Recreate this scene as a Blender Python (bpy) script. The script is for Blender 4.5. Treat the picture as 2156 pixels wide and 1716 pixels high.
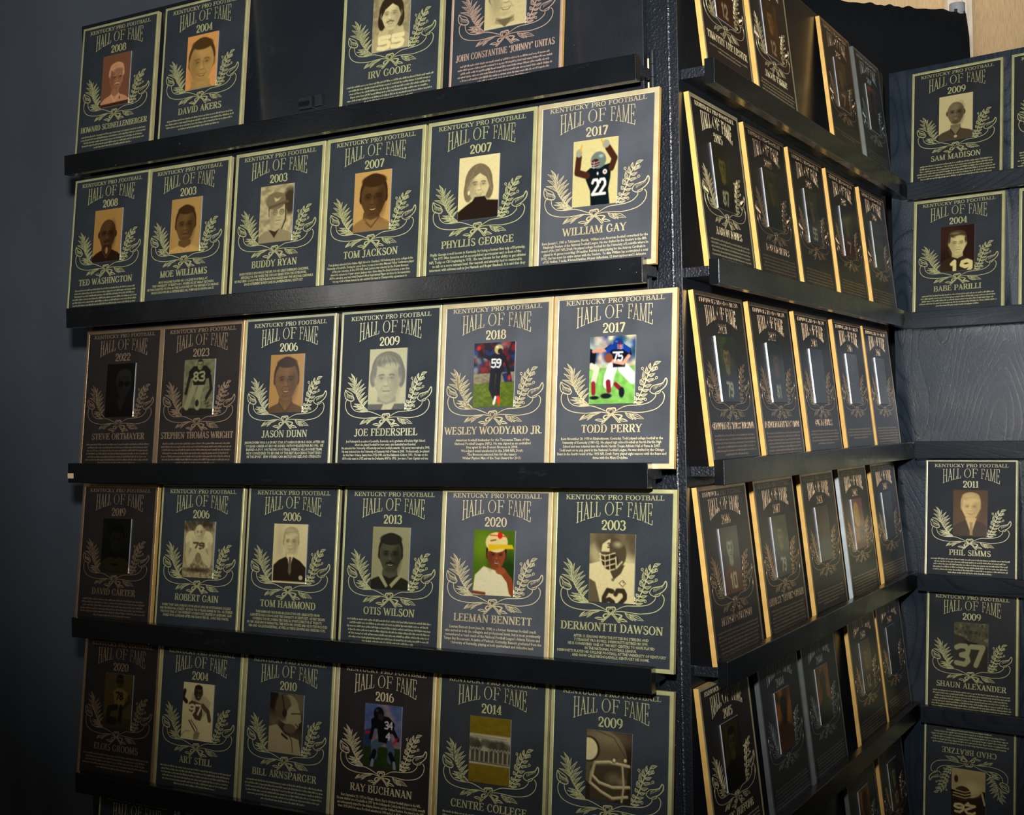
import bpy, bmesh, math, random
import numpy as np
from mathutils import Matrix, Vector
for o in list(bpy.data.objects): bpy.data.objects.remove(o)
scene = bpy.context.scene
COL = scene.collection
CAMZ = 1.45
# ---------------------------------------------------------------- camera, light, exposure
PIT, ROL = 0.0129, 0.0189
cam = bpy.data.cameras.new('camera'); cam_o = bpy.data.objects.new('camera', cam); COL.objects.link(cam_o)
cam.sensor_fit = 'HORIZONTAL'; cam.sensor_width = 36.0; cam.lens = 36.0 * 2631.86 / 2156.0; cam.clip_start = .05
_c, _s = math.cos, math.sin
R_ = (_c(ROL), _s(PIT) * _s(ROL), -_c(PIT) * _s(ROL))
U_ = (_s(ROL), -_s(PIT) * _c(ROL), _c(PIT) * _c(ROL))
F_ = (0, _c(PIT), _s(PIT))
cam_o.matrix_world = Matrix(((R_[0], U_[0], -F_[0], 0), (R_[1], U_[1], -F_[1], 0), (R_[2], U_[2], -F_[2], CAMZ), (0, 0, 0, 1)))
scene.camera = cam_o
scene.view_settings.view_transform = 'Standard'; scene.view_settings.look = 'None'
scene.view_settings.gamma = 1.0; scene.view_settings.use_curve_mapping = False
scene.view_settings.exposure = 0.0
w = bpy.data.worlds.new('hall'); scene.world = w; w.use_nodes = True
w.node_tree.nodes['Background'].inputs[0].default_value = (1.0, .82, .62, 1)
w.node_tree.nodes['Background'].inputs[1].default_value = .035
def spot(name, loc, to, power, size, blend, rad, color):
    l = bpy.data.lights.new(name, 'SPOT'); o = bpy.data.objects.new(name, l); COL.objects.link(o)
    o.location = loc; o.rotation_euler = (Vector(to) - Vector(loc)).to_track_quat('-Z', 'Y').to_euler()
    l.energy = power; l.spot_size = math.radians(size); l.spot_blend = blend; l.shadow_soft_size = rad; l.color = color
def area(name, loc, to, power, sx, sy, color):
    l = bpy.data.lights.new(name, 'AREA'); o = bpy.data.objects.new(name, l); COL.objects.link(o)
    o.location = loc; o.rotation_euler = (Vector(to) - Vector(loc)).to_track_quat('-Z', 'Y').to_euler()
    l.shape = 'RECTANGLE'; l.size = sx; l.size_y = sy; l.energy = power; l.color = color
spot('camera_flash', (-.04, -.03, CAMZ + .28), (.20, 2.2, CAMZ + .58), 365, 76, 1.0, .045, (.995, .998, 1))
area('side_hall_light', (-2.05, 1.30, CAMZ + .50), (-.21, 2.1, CAMZ), 3.0, .24, .24, (1, .97, .92))
area('ceiling_light', (1.2, 4.2, 3.9), (1.5, 5.2, 2.2), 25, 2.4, .5, (1, .91, .78))

# ---------------------------------------------------------------- helpers
def s2l(c):
    return tuple((v / 12.92 if v <= .04045 else ((v + .055) / 1.055) ** 2.4) for v in c)
def mesh_obj(name, verts, faces, mats, parent=None, midx=None, smooth=False):
    me = bpy.data.meshes.new(name); me.from_pydata([tuple(v) for v in verts], [], [tuple(f) for f in faces])
    for m in (mats if isinstance(mats, (list, tuple)) else [mats]): me.materials.append(m)
    if midx is not None: me.polygons.foreach_set('material_index', midx)
    if smooth: me.polygons.foreach_set('use_smooth', [True] * len(faces))
    me.update()
    o = bpy.data.objects.new(name, me); COL.objects.link(o)
    if parent: o.parent = parent
    return o
def box_bm(bm, x0, x1, y0, y1, z0, z1):
    vs = [bm.verts.new((x, y, z)) for x in (x0, x1) for y in (y0, y1) for z in (z0, z1)]
    for f in ((0, 1, 3, 2), (4, 6, 7, 5), (0, 4, 5, 1), (2, 3, 7, 6), (0, 2, 6, 4), (1, 5, 7, 3)):
        bm.faces.new([vs[i] for i in f])
def box(name, b, mat, parent=None, bevel=0.0, jitter=0, seed=0):
    bm = bmesh.new(); box_bm(bm, *b)
    bmesh.ops.recalc_face_normals(bm, faces=bm.faces)
    if bevel: bmesh.ops.bevel(bm, geom=list(bm.edges), offset=bevel, segments=2, affect='EDGES', profile=.6)
    me = bpy.data.meshes.new(name); bm.to_mesh(me); bm.free(); me.materials.append(mat)
    for p in me.polygons: p.use_smooth = False
    o = bpy.data.objects.new(name, me); COL.objects.link(o)
    if parent: o.parent = parent
    return o
def tag(o, label=None, cat=None, group=None, kind=None):
    if label: o['label'] = label
    if cat: o['category'] = cat
    if group: o['group'] = group
    if kind: o['kind'] = kind
    return o
def empty(name, loc, rot=(0, 0, 0)):
    o = bpy.data.objects.new(name, None); COL.objects.link(o); o.location = loc; o.rotation_euler = rot
    o.empty_display_size = .05
    return o

# ---------------------------------------------------------------- materials
def mat(name):
    m = bpy.data.materials.new(name); m.use_nodes = True
    return m, m.node_tree.nodes, m.node_tree.links, m.node_tree.nodes['Principled BSDF']
def ramp(N, stops, interp='LINEAR'):
    r = N.new('ShaderNodeValToRGB'); r.color_ramp.interpolation = interp
    e = r.color_ramp.elements
    e[0].position, e[0].color = stops[0][0], (*stops[0][1], 1)
    e[1].position, e[1].color = stops[-1][0], (*stops[-1][1], 1)
    for p, c in stops[1:-1]:
        k = e.new(p); k.color = (*c, 1)
    return r
def noise(N, L, scale, detail=4, co=None, mapping=None, rough=.5):
    n = N.new('ShaderNodeTexNoise'); n.inputs['Scale'].default_value = scale; n.inputs['Detail'].default_value = detail
    n.inputs['Roughness'].default_value = rough
    t = N.new('ShaderNodeTexCoord')
    if mapping:
        mp = N.new('ShaderNodeMapping'); mp.inputs['Scale'].default_value = mapping
        L.new(t.outputs['Object'], mp.inputs[0]); L.new(mp.outputs[0], n.inputs[0])
    else: L.new(t.outputs['Object'], n.inputs[0])
    return n
def bump(N, L, B, h, strength, dist, prev=None):
    b = N.new('ShaderNodeBump'); b.inputs['Strength'].default_value = strength; b.inputs['Distance'].default_value = dist
    L.new(h, b.inputs['Height'])
    if prev: L.new(prev.outputs[0], b.inputs['Normal'])
    L.new(b.outputs[0], B.inputs['Normal'])
    return b
def paint(name, base, rough, grain, speck=.69, bumps=.3, scuff=True, gb=.04):
    m, N, L, B = mat(name)
    n1 = noise(N, L, 260, 3); n2 = noise(N, L, 7, 5)
    wv = N.new('ShaderNodeTexNoise'); wv.inputs['Scale'].default_value = 3.2; wv.inputs['Detail'].default_value = 2
    t = N.new('ShaderNodeTexCoord'); mp = N.new('ShaderNodeMapping')
    mp.inputs['Scale'].default_value = (1, 1, .28) if grain == 'v' else (.22, 1, 1.6)
    L.new(t.outputs['Object'], mp.inputs[0]); L.new(mp.outputs[0], wv.inputs[0])
    mul = N.new('ShaderNodeMath'); mul.operation = 'MULTIPLY'; mul.inputs[1].default_value = 54
    L.new(wv.outputs[0], mul.inputs[0])
    fr = N.new('ShaderNodeMath'); fr.operation = 'PINGPONG'; fr.inputs[1].default_value = .5
    L.new(mul.outputs[0], fr.inputs[0])
    rg = ramp(N, [(0, (0, 0, 0)), (.14, (.8, .8, .8)), (.5, (1, 1, 1))]); L.new(fr.outputs[0], rg.inputs[0])
    b1 = bump(N, L, B, rg.outputs[0], gb if grain else 0, .0010)
    b2 = bump(N, L, B, n1.outputs[0], bumps, .0016, b1)
    # scuffs and specks in the paint
    v = N.new('ShaderNodeTexVoronoi'); v.inputs['Scale'].default_value = 42; v.inputs['Randomness'].default_value = 1
    L.new(t.outputs['Object'], v.inputs['Vector'])
    sp = N.new('ShaderNodeMath'); sp.operation = 'LESS_THAN'; sp.inputs[1].default_value = .030
    L.new(v.outputs['Distance'], sp.inputs[0])
    keep = N.new('ShaderNodeMath'); keep.operation = 'GREATER_THAN'; keep.inputs[1].default_value = speck
    sx = N.new('ShaderNodeSeparateColor'); L.new(v.outputs['Color'], sx.inputs[0]); L.new(sx.outputs[0], keep.inputs[0])
    both = N.new('ShaderNodeMath'); both.operation = 'MULTIPLY'; L.new(sp.outputs[0], both.inputs[0]); L.new(keep.outputs[0], both.inputs[1])
    sc = noise(N, L, 9, 6, mapping=(1, 1, .5) if grain == 'v' else (.8, 1, 2.2), rough=.75)
    sr = ramp(N, [(.60 if scuff else .98, (0, 0, 0)), (.78 if scuff else 1, (1, 1, 1))]); L.new(sc.outputs[0], sr.inputs[0])
    mx = N.new('ShaderNodeMix'); mx.data_type = 'RGBA'; L.new(sr.outputs[0], mx.inputs[0])
    mx.inputs[6].default_value = (*base, 1); mx.inputs[7].default_value = (base[0] * 2.2 + .008, base[1] * 2.2 + .010, base[2] * 2.2 + .013, 1)
    mx2 = N.new('ShaderNodeMix'); mx2.data_type = 'RGBA'; L.new(both.outputs[0], mx2.inputs[0])
    L.new(mx.outputs[2], mx2.inputs[6]); mx2.inputs[7].default_value = (.22, .24, .27, 1)
    L.new(mx2.outputs[2], B.inputs['Base Color'])
    rr = ramp(N, [(.35, (rough * .8,) * 3), (.65, (rough * 1.25,) * 3)]); L.new(n2.outputs[0], rr.inputs[0])
    if gb > .1:      # open grain of the plywood: narrow dull lines in the gloss
        inv = N.new('ShaderNodeMath'); inv.operation = 'SUBTRACT'; inv.inputs[0].default_value = 1.0; L.new(rg.outputs[0], inv.inputs[1])
        ad = N.new('ShaderNodeMath'); ad.operation = 'MULTIPLY_ADD'; ad.inputs[1].default_value = -.13; L.new(inv.outputs[0], ad.inputs[0]); L.new(rr.outputs[0], ad.inputs[2])
        L.new(ad.outputs[0], B.inputs['Roughness']); L.new(ad.outputs[0], B.inputs['Coat Roughness']); B.inputs['Specular Tint'].default_value = (.80, .90, 1, 1)  # blue tint in the gloss stands in for a bluish flash glow
    else: L.new(rr.outputs[0], B.inputs['Roughness'])
    B.inputs['Specular IOR Level'].default_value = .38
    B.inputs['Coat Weight'].default_value = .14; B.inputs['Coat Roughness'].default_value = .14
    return m
M_board = paint('black_board_paint', (.007, .009, .012), .40, 'v', speck=.78, bumps=.15)
M_ply = paint('black_plywood_blue_glow', (.013, .021, .032), .36, 'v', speck=.9, bumps=.30, gb=.11)  # base lifted towards blue to paint in the flash glow; grain is real
M_ply.node_tree.nodes['Principled BSDF'].inputs['Specular IOR Level'].default_value = .8; M_ply.node_tree.nodes['Principled BSDF'].inputs['Coat Roughness'].default_value = .30; M_ply.node_tree.nodes['Principled BSDF'].inputs['Coat Weight'].default_value = .6
M_rail = paint('black_rail_paint', (.0035, .0045, .0055), .28, 'h', speck=.72, bumps=.12)
M_railc = paint('black_stained_rail', (.012, .015, .020), .42, 'h', speck=.9, bumps=.2, gb=.12)
M_glint = paint('glint_strip_gloss', (.010, .012, .016), .30, '', speck=.4, bumps=1.0, scuff=False)  # gloss for the added strip that catches light on the post edge
M_glint.node_tree.nodes['Principled BSDF'].inputs['Specular IOR Level'].default_value = 1.0; M_glint.node_tree.nodes['Principled BSDF'].inputs['Coat Weight'].default_value = 1.0
M_edge = paint('black_edge_paint', (.009, .011, .015), .32, '', speck=.35, bumps=.9, scuff=False)

def metal(name, col, metallic, rough, br=.25, scale=500):
    m, N, L, B = mat(name)
    n = noise(N, L, scale, 2); n2 = noise(N, L, 25, 4)
    r = ramp(N, [(.3, tuple(c * .78 for c in col)), (.7, tuple(min(1, c * 1.12) for c in col))]); L.new(n2.outputs[0], r.inputs[0])
    L.new(r.outputs[0], B.inputs['Base Color']); B.inputs['Metallic'].default_value = metallic
    B.inputs['Roughness'].default_value = rough
    bump(N, L, B, n.outputs[0], br, .0004)
    return m
M_brass = metal('green_brass', (.60, .59, .27), .60, .44)
M_bright = metal('polished_brass', (.74, .72, .44), .66, .40)
M_bronze = metal('warm_bronze', (1.0, .80, .46), .82, .50)
M_copper = metal('copper_bronze', (.58, .41, .25), .92, .35)
M_rose = metal('rose_bronze', (.92, .62, .46), .8, .46)
M_edgebronze = metal('sawn_bronze_edge', (.98, .56, .15), .45, .45)
M_edgebrass = metal('sawn_brass_edge', (.60, .50, .26), .45, .45)
M_edgesilver = metal('sawn_pale_edge', (.62, .68, .70), .45, .45)
M_pewter = metal('dull_pewter', (.30, .33, .31), .8, .36)
M_chrome = metal('satin_aluminium', (.62, .64, .68), .25, .3, .05)
M_steel = metal('blackened_steel', (.03, .035, .04), .6, .35)
def pebble(name, col, rough, strength, scale, spark):
    m, N, L, B = mat(name)
    n = noise(N, L, scale, 2); n2 = noise(N, L, 14, 4)
    r = ramp(N, [(.3, tuple(c * .8 for c in col)), (.7, tuple(c * 1.2 for c in col))]); L.new(n2.outputs[0], r.inputs[0])
    sp = ramp(N, [(.62, (0, 0, 0)), (.74, (1, 1, 1))]); L.new(n.outputs[0], sp.inputs[0])
    mx = N.new('ShaderNodeMix'); mx.data_type = 'RGBA'; L.new(sp.outputs[0], mx.inputs[0]); L.new(r.outputs[0], mx.inputs[6])
    mx.inputs[7].default_value = tuple(c * spark for c in col) + (1,)  # flash glints painted as lighter specks on the pebbles
    L.new(mx.outputs[2], B.inputs['Base Color']); B.inputs['Roughness'].default_value = rough
    bump(N, L, B, n.outputs[0], strength, .0007); B.inputs['Specular IOR Level'].default_value = .3
    return m
M_bgblue = pebble('pebbled_slate_enamel', (.0215, .0262, .0315), .42, .5, 900, 3.0)
M_bggrey = pebble('smooth_grey_enamel', (.058, .062, .070), .36, .06, 500, 1.2)
M_bgbrown = pebble('smooth_umber_enamel', (.016, .0135, .0125), .33, .06, 500, 1.2)
M_bgdark = pebble('smooth_charcoal_enamel', (.020, .022, .024), .38, .25, 800, 2.2)
def print_mat():
    m, N, L, B = mat('photo_print')
    a = N.new('ShaderNodeAttribute'); a.attribute_name = 'Print'
    L.new(a.outputs['Color'], B.inputs['Base Color']); B.inputs['Roughness'].default_value = .25
    B.inputs['Metallic'].default_value = .12
    return m
M_print = print_mat()
M_printedge = metal('print_plate_edge', (.70, .72, .75), .5, .3)
def cloth(name, col, r=.9):
    m, N, L, B = mat(name)
    n = noise(N, L, 420, 3); n2 = noise(N, L, 3, 3)
    rr = ramp(N, [(.3, tuple(c * .85 for c in col)), (.7, tuple(c * 1.15 for c in col))]); L.new(n2.outputs[0], rr.inputs[0])
    L.new(rr.outputs[0], B.inputs['Base Color']); B.inputs['Roughness'].default_value = r
    B.inputs['Sheen Weight'].default_value = .25
    bump(N, L, B, n.outputs[0], .3, .0006)
    return m
M_drape = cloth('navy_drape', (.042, .052, .066))
M_drapeb = cloth('black_drape', (.0065, .008, .010))
M_drapeb.node_tree.nodes['Principled BSDF'].inputs['Sheen Weight'].default_value = 0; M_drapeb.node_tree.nodes['Principled BSDF'].inputs['Specular IOR Level'].default_value = .2
def wallpaper():
    m, N, L, B = mat('tan_wallcovering')
    n = noise(N, L, 12, 5, mapping=(34, 34, 1.6), rough=.7)
    r = ramp(N, [(.32, s2l((.66, .55, .40))), (.5, s2l((.78, .67, .51))), (.68, s2l((.84, .74, .60)))]); L.new(n.outputs[0], r.inputs[0])
    L.new(r.outputs[0], B.inputs['Base Color']); B.inputs['Roughness'].default_value = .7
    bump(N, L, B, n.outputs[0], .2, .001)
    return m
M_wall = wallpaper()
def plain(name, col, rough):
    m, N, L, B = mat(name)
    n = noise(N, L, 18, 4)
    r = ramp(N, [(.3, tuple(c * .9 for c in col)), (.7, tuple(min(1, c * 1.08) for c in col))]); L.new(n.outputs[0], r.inputs[0])
    L.new(r.outputs[0], B.inputs['Base Color']); B.inputs['Roughness'].default_value = rough
    return m
M_trim = plain('cream_trim_paint', (.72, .66, .56), .5)
M_floor = plain('brown_carpet', (.10, .075, .055), .95)
M_rawwood = plain('bare_pine', (.80, .56, .32), .7)
M_plastic = plain('dark_plastic', (.05, .045, .05), .5)

# ---------------------------------------------------------------- the setting
tag(mesh_obj('floor', [(-4, -2, 0), (5, -2, 0), (5, 5.05, 0), (-4, 5.05, 0)], [(0, 1, 2, 3)], M_floor), kind='structure')
tag(box('wall_back', (-4, 5, 5.0, 5.12, 0, 4.0), M_wall), kind='structure')
bm = bmesh.new()
for x0, x1, y0 in ((1.760, 1.792, 4.955), (1.792, 1.822, 4.975), (1.822, 1.836, 4.955), (1.836, 1.862, 4.968)):
    box_bm(bm, x0 + .004, x1 + .004, y0, 4.998, 0, 3.9)
me = bpy.data.meshes.new('trim_1'); bm.to_mesh(me); bm.free(); me.materials.append(M_trim)
o = bpy.data.objects.new('trim_1', me); COL.objects.link(o); tag(o, kind='structure')

def drape(name, x0, x1, y0, y1, ztop, m, folds, amp, label, seed, thick=.004, lean=0.0, tuck=0.0):
    rnd = random.Random(seed); nx, nz = 220, 40
    ph = [(rnd.uniform(.6, 1.4) * folds, rnd.uniform(0, 6.28), rnd.uniform(.4, 1)) for _ in range(4)]
    V = []; Fc = []
    for side in (0, 1):
        for j in range(nz + 1):
            z = ztop * j / nz
            for i in range(nx + 1):
                t = i / nx
                a = sum(w_ * math.sin(6.283 * f * (t + lean * (z - ztop)) + p) for f, p, w_ in ph) / 2.2
                a = math.copysign(abs(a) ** 1.4, a) if folds > 3 else a
                k = .35 + .65 * min(1, (ztop - z) * 1.6)
                zz = z + (.0022 * math.sin(t * 95 + 2 * math.sin(t * 23)) + .0016 * math.sin(t * 211 + 3 * math.sin(t * 31)) if j == nz else 0)
                x = x0 + (x1 - x0) * t
                if tuck: x -= tuck * max(0, t - .9) * 10 * math.exp(-((ztop - z) - .10) ** 2 / .004)
                V.append((x, y0 + (y1 - y0) * t + amp * a * k + side * thick, zz))
    W_ = nx + 1; S_ = W_ * (nz + 1)
    for j in range(nz):
        for i in range(nx):
            a = j * W_ + i
            Fc.append((a, a + 1, a + 1 + W_, a + W_)); b = a + S_; Fc.append((b, b + W_, b + 1 + W_, b + 1))
    for i in range(nx):
        a = nz * W_ + i; Fc.append((a, a + 1, a + 1 + S_, a + S_))
    for j in range(nz):
        a = j * W_ + nx; Fc.append((a, a + S_, a + W_ + S_, a + W_)); a = j * W_; Fc.append((a, a + W_, a + W_ + S_, a + S_))
    o = mesh_obj(name, V, Fc, m, smooth=True)
    return tag(o, label, 'drape')
drape('hanging_drape', -2.6, .02, 2.86, 2.86, 3.2, M_drape, 7.5, .024, 'plain slate blue cloth drape hanging behind the left end of the display', 5, lean=.02)
drape('hanging_drape', .04, 1.245, 2.98, 3.36, CAMZ + 1.086, M_drapeb, 7, .018, 'black drape with gathered top edge hanging in front of the tan wall', 3, tuck=-.012)
st = empty('drape_stand', (1.2505, 3.44, 0)); tag(st, 'chrome upright pole with slotted cap holding the black drape', 'pole')
def tube(name, cx, cy, z0, z1, r, m, parent, n=24, cap=True, r2=None):
    V = []; r2 = r2 or r
    for z, q in ((z0, r), (z1, r2)):
        for i in range(n): a = 6.28318 * i / n; V.append((cx + q * math.cos(a), cy + q * math.sin(a), z))
    Fc = [(i, (i + 1) % n, n + (i + 1) % n, n + i) for i in range(n)]
    if cap: Fc += [tuple(range(n))[::-1], tuple(range(n, 2 * n))]
    return mesh_obj(name, V, Fc, m, parent, smooth=False)
tube('pole', 0, 0, .012, 2.50, .0140, M_chrome, st)
tube('collar', 0, 0, 2.492, 2.522, .0195, M_plastic, st)
tube('slotted_cap', 0, 0, 2.522, 2.586, .0210, M_chrome, st)
box('slot', (-.014, -.007, -.0220, -.012, 2.548, 2.566), M_plastic, st)
box('slot', (.011, .015, -.021, -.012, 2.535, 2.56), M_plastic, st)
box('base', (-.2, .2, -.03, .35, 0, .012), M_steel, st, .002)

# ---------------------------------------------------------------- the three hinged display panels
ANG = {'A': -0.52190, 'B': 1.03435, 'C': -0.68032}
ORG = {'A': (-.86545, 2.43681), 'B': (.31379, 1.86425), 'C': (.92123, 2.84717)}
Z3 = CAMZ - .0603
DZ = {'A': (.0004, .0015, -.0006, -.0005, -.0006, 0, 0), 'B': (.003, .0019, .0003, -.0001, -.0019, -.002, 0), 'C': (-.0061, -.0025, .0022, .0007, .0024, .002, 0)}
RAILH, RAILT, LEDGE, LZ = .0382, .0165, .0385, .010
BY = RAILT + LEDGE          # front face of the boards, behind the rail fronts
TOPZ = {'A': CAMZ + .8100, 'B': CAMZ + .8085, 'C': CAMZ + .8075}
def rail_top(p, k): return Z3 + (3 - k) * .30 + DZ[p][k - 1]
SPAN = {'A': [(-.001, 1.219), (-.002, 1.223), (-.003, 1.225), (.001, 1.224), (.005, 1.224), (.004, 1.224), (0, 1.22)],
        'B': [(-.003, 1.207), (-.001, 1.211), (.003, 1.212), (0, 1.212), (0, 1.212), (0, 1.212), (0, 1.212)],
        'C': [(-.011, 1.22), (-.009, 1.22), (-.007, 1.22), (-.007, 1.22), (-.007, 1.22), (-.007, 1.22), (-.007, 1.22)]}
PLAB = {'A': ('black painted display panel with six plaques per ledge, left wing of the stand', (-.009, 1.208)),
        'B': ('black painted display panel seen edge on, middle wing receding to the corner', (-.0115, 1.2205)),
        'C': ('black painted display panel at the far right with an empty third ledge', (-.070, 1.22))}
for p in 'ABC':
    root = empty('display_panel', (ORG[p][0], ORG[p][1], 0), (0, 0, ANG[p]))
    lab, (b0, b1) = PLAB[p]
    tag(root, lab, 'display panel', 'hinged black display panels')
    box('board', (b0, b1, BY, BY + .0135, .02, TOPZ[p]), M_ply if p == 'C' else M_board, root, .0012)
    if p == 'B':
        bm = bmesh.new()
        for q in range(3): box_bm(bm, b0 - .0012, b0 + .0006, BY + .0012 + q * .0042, BY + .0042 + q * .0042, .02, TOPZ[p] - .001)
        me = bpy.data.meshes.new('plywood_edge'); bm.to_mesh(me); bm.free(); me.materials.append(M_edge)
        o = bpy.data.objects.new('plywood_edge', me); COL.objects.link(o); o.parent = root; o['label'] = 'lumpy painted plywood edge in thin layers'
        tube('glint_strip', b0 + .0012, BY + .0148, .03, TOPZ[p] - .004, .0032, M_glint, root, 16)  # rounded strip added to catch a bright streak along the post edge
    for x0, x1 in (((b0 - .0005, b0 + .04), (b1 - .04, b1) if p == 'B' else (b1 - .078, b1 - .038)) if p != 'C' else ((-.03, .01), (b1 - .04, b1))):
        box('frame_post', (x0, x1, BY + .0137, BY + .052, .02, TOPZ[p] - .002), M_edge if p == 'B' else M_rail, root, .0015)
    for zz in (.06, 1.1, TOPZ[p] - .04):
        box('cross_brace', (b0 + .041 if p != 'C' else .012, b1 - .079, BY + .0137, BY + .05, zz - .02, zz + .018), M_rail, root, .001)
    for k in range(1, 8):
        zt = rail_top(p, k); a0, a1 = SPAN[p][k - 1]
        box('rail', (a0, a1, 0, RAILT, zt - RAILH, zt), M_railc if p == 'C' else M_rail, root, .0011)
        l1 = min(a1 - .002, 1.2) if p == 'B' else a1 - .001
        box('ledge', (a0 + .0006, l1, RAILT, BY - .0002, zt - LZ - .0155, zt - LZ), M_edge if p != 'C' else M_rail, root, .0008)
    if p == 'A':
        box('bare_wood_chip', (-.0037, .0125, -.0004, .010, rail_top('A', 3) - .0295, rail_top('A', 3) - .0195), M_rawwood, root, .0004)['label'] = 'patch of bare wood where paint chipped off'
        lt = box('latch', (.548, .578, BY - .010, BY, CAMZ + .562, CAMZ + .583), M_steel, root, .0012)
        box('latch_plate', (.551, .573, BY - .0125, BY - .0098, CAMZ + .566, CAMZ + .5745), M_rail, lt, .0006)
        box('striker', (.581, .597, BY - .006, BY, CAMZ + .564, CAMZ + .584), M_steel, root, .001)
        for hz in (CAMZ + .50, .60):
            hg = empty('hinge', (1.2165, BY + .012, hz)); hg.parent = root
            for q in range(4): tube('knuckle', 0, 0, q * .0195 - .018, q * .0195 + .0006, .0047, M_steel, hg, 14)
    if p == 'B':
        ce = box('bare_wood_chip', (b0 - .0008, b0 + .002, BY + .0475, BY + .0525, CAMZ + .49, CAMZ + .555), M_rawwood, root, .0003)
        ce['label'] = 'orange strip of bare wood beside the hinge'

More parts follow.
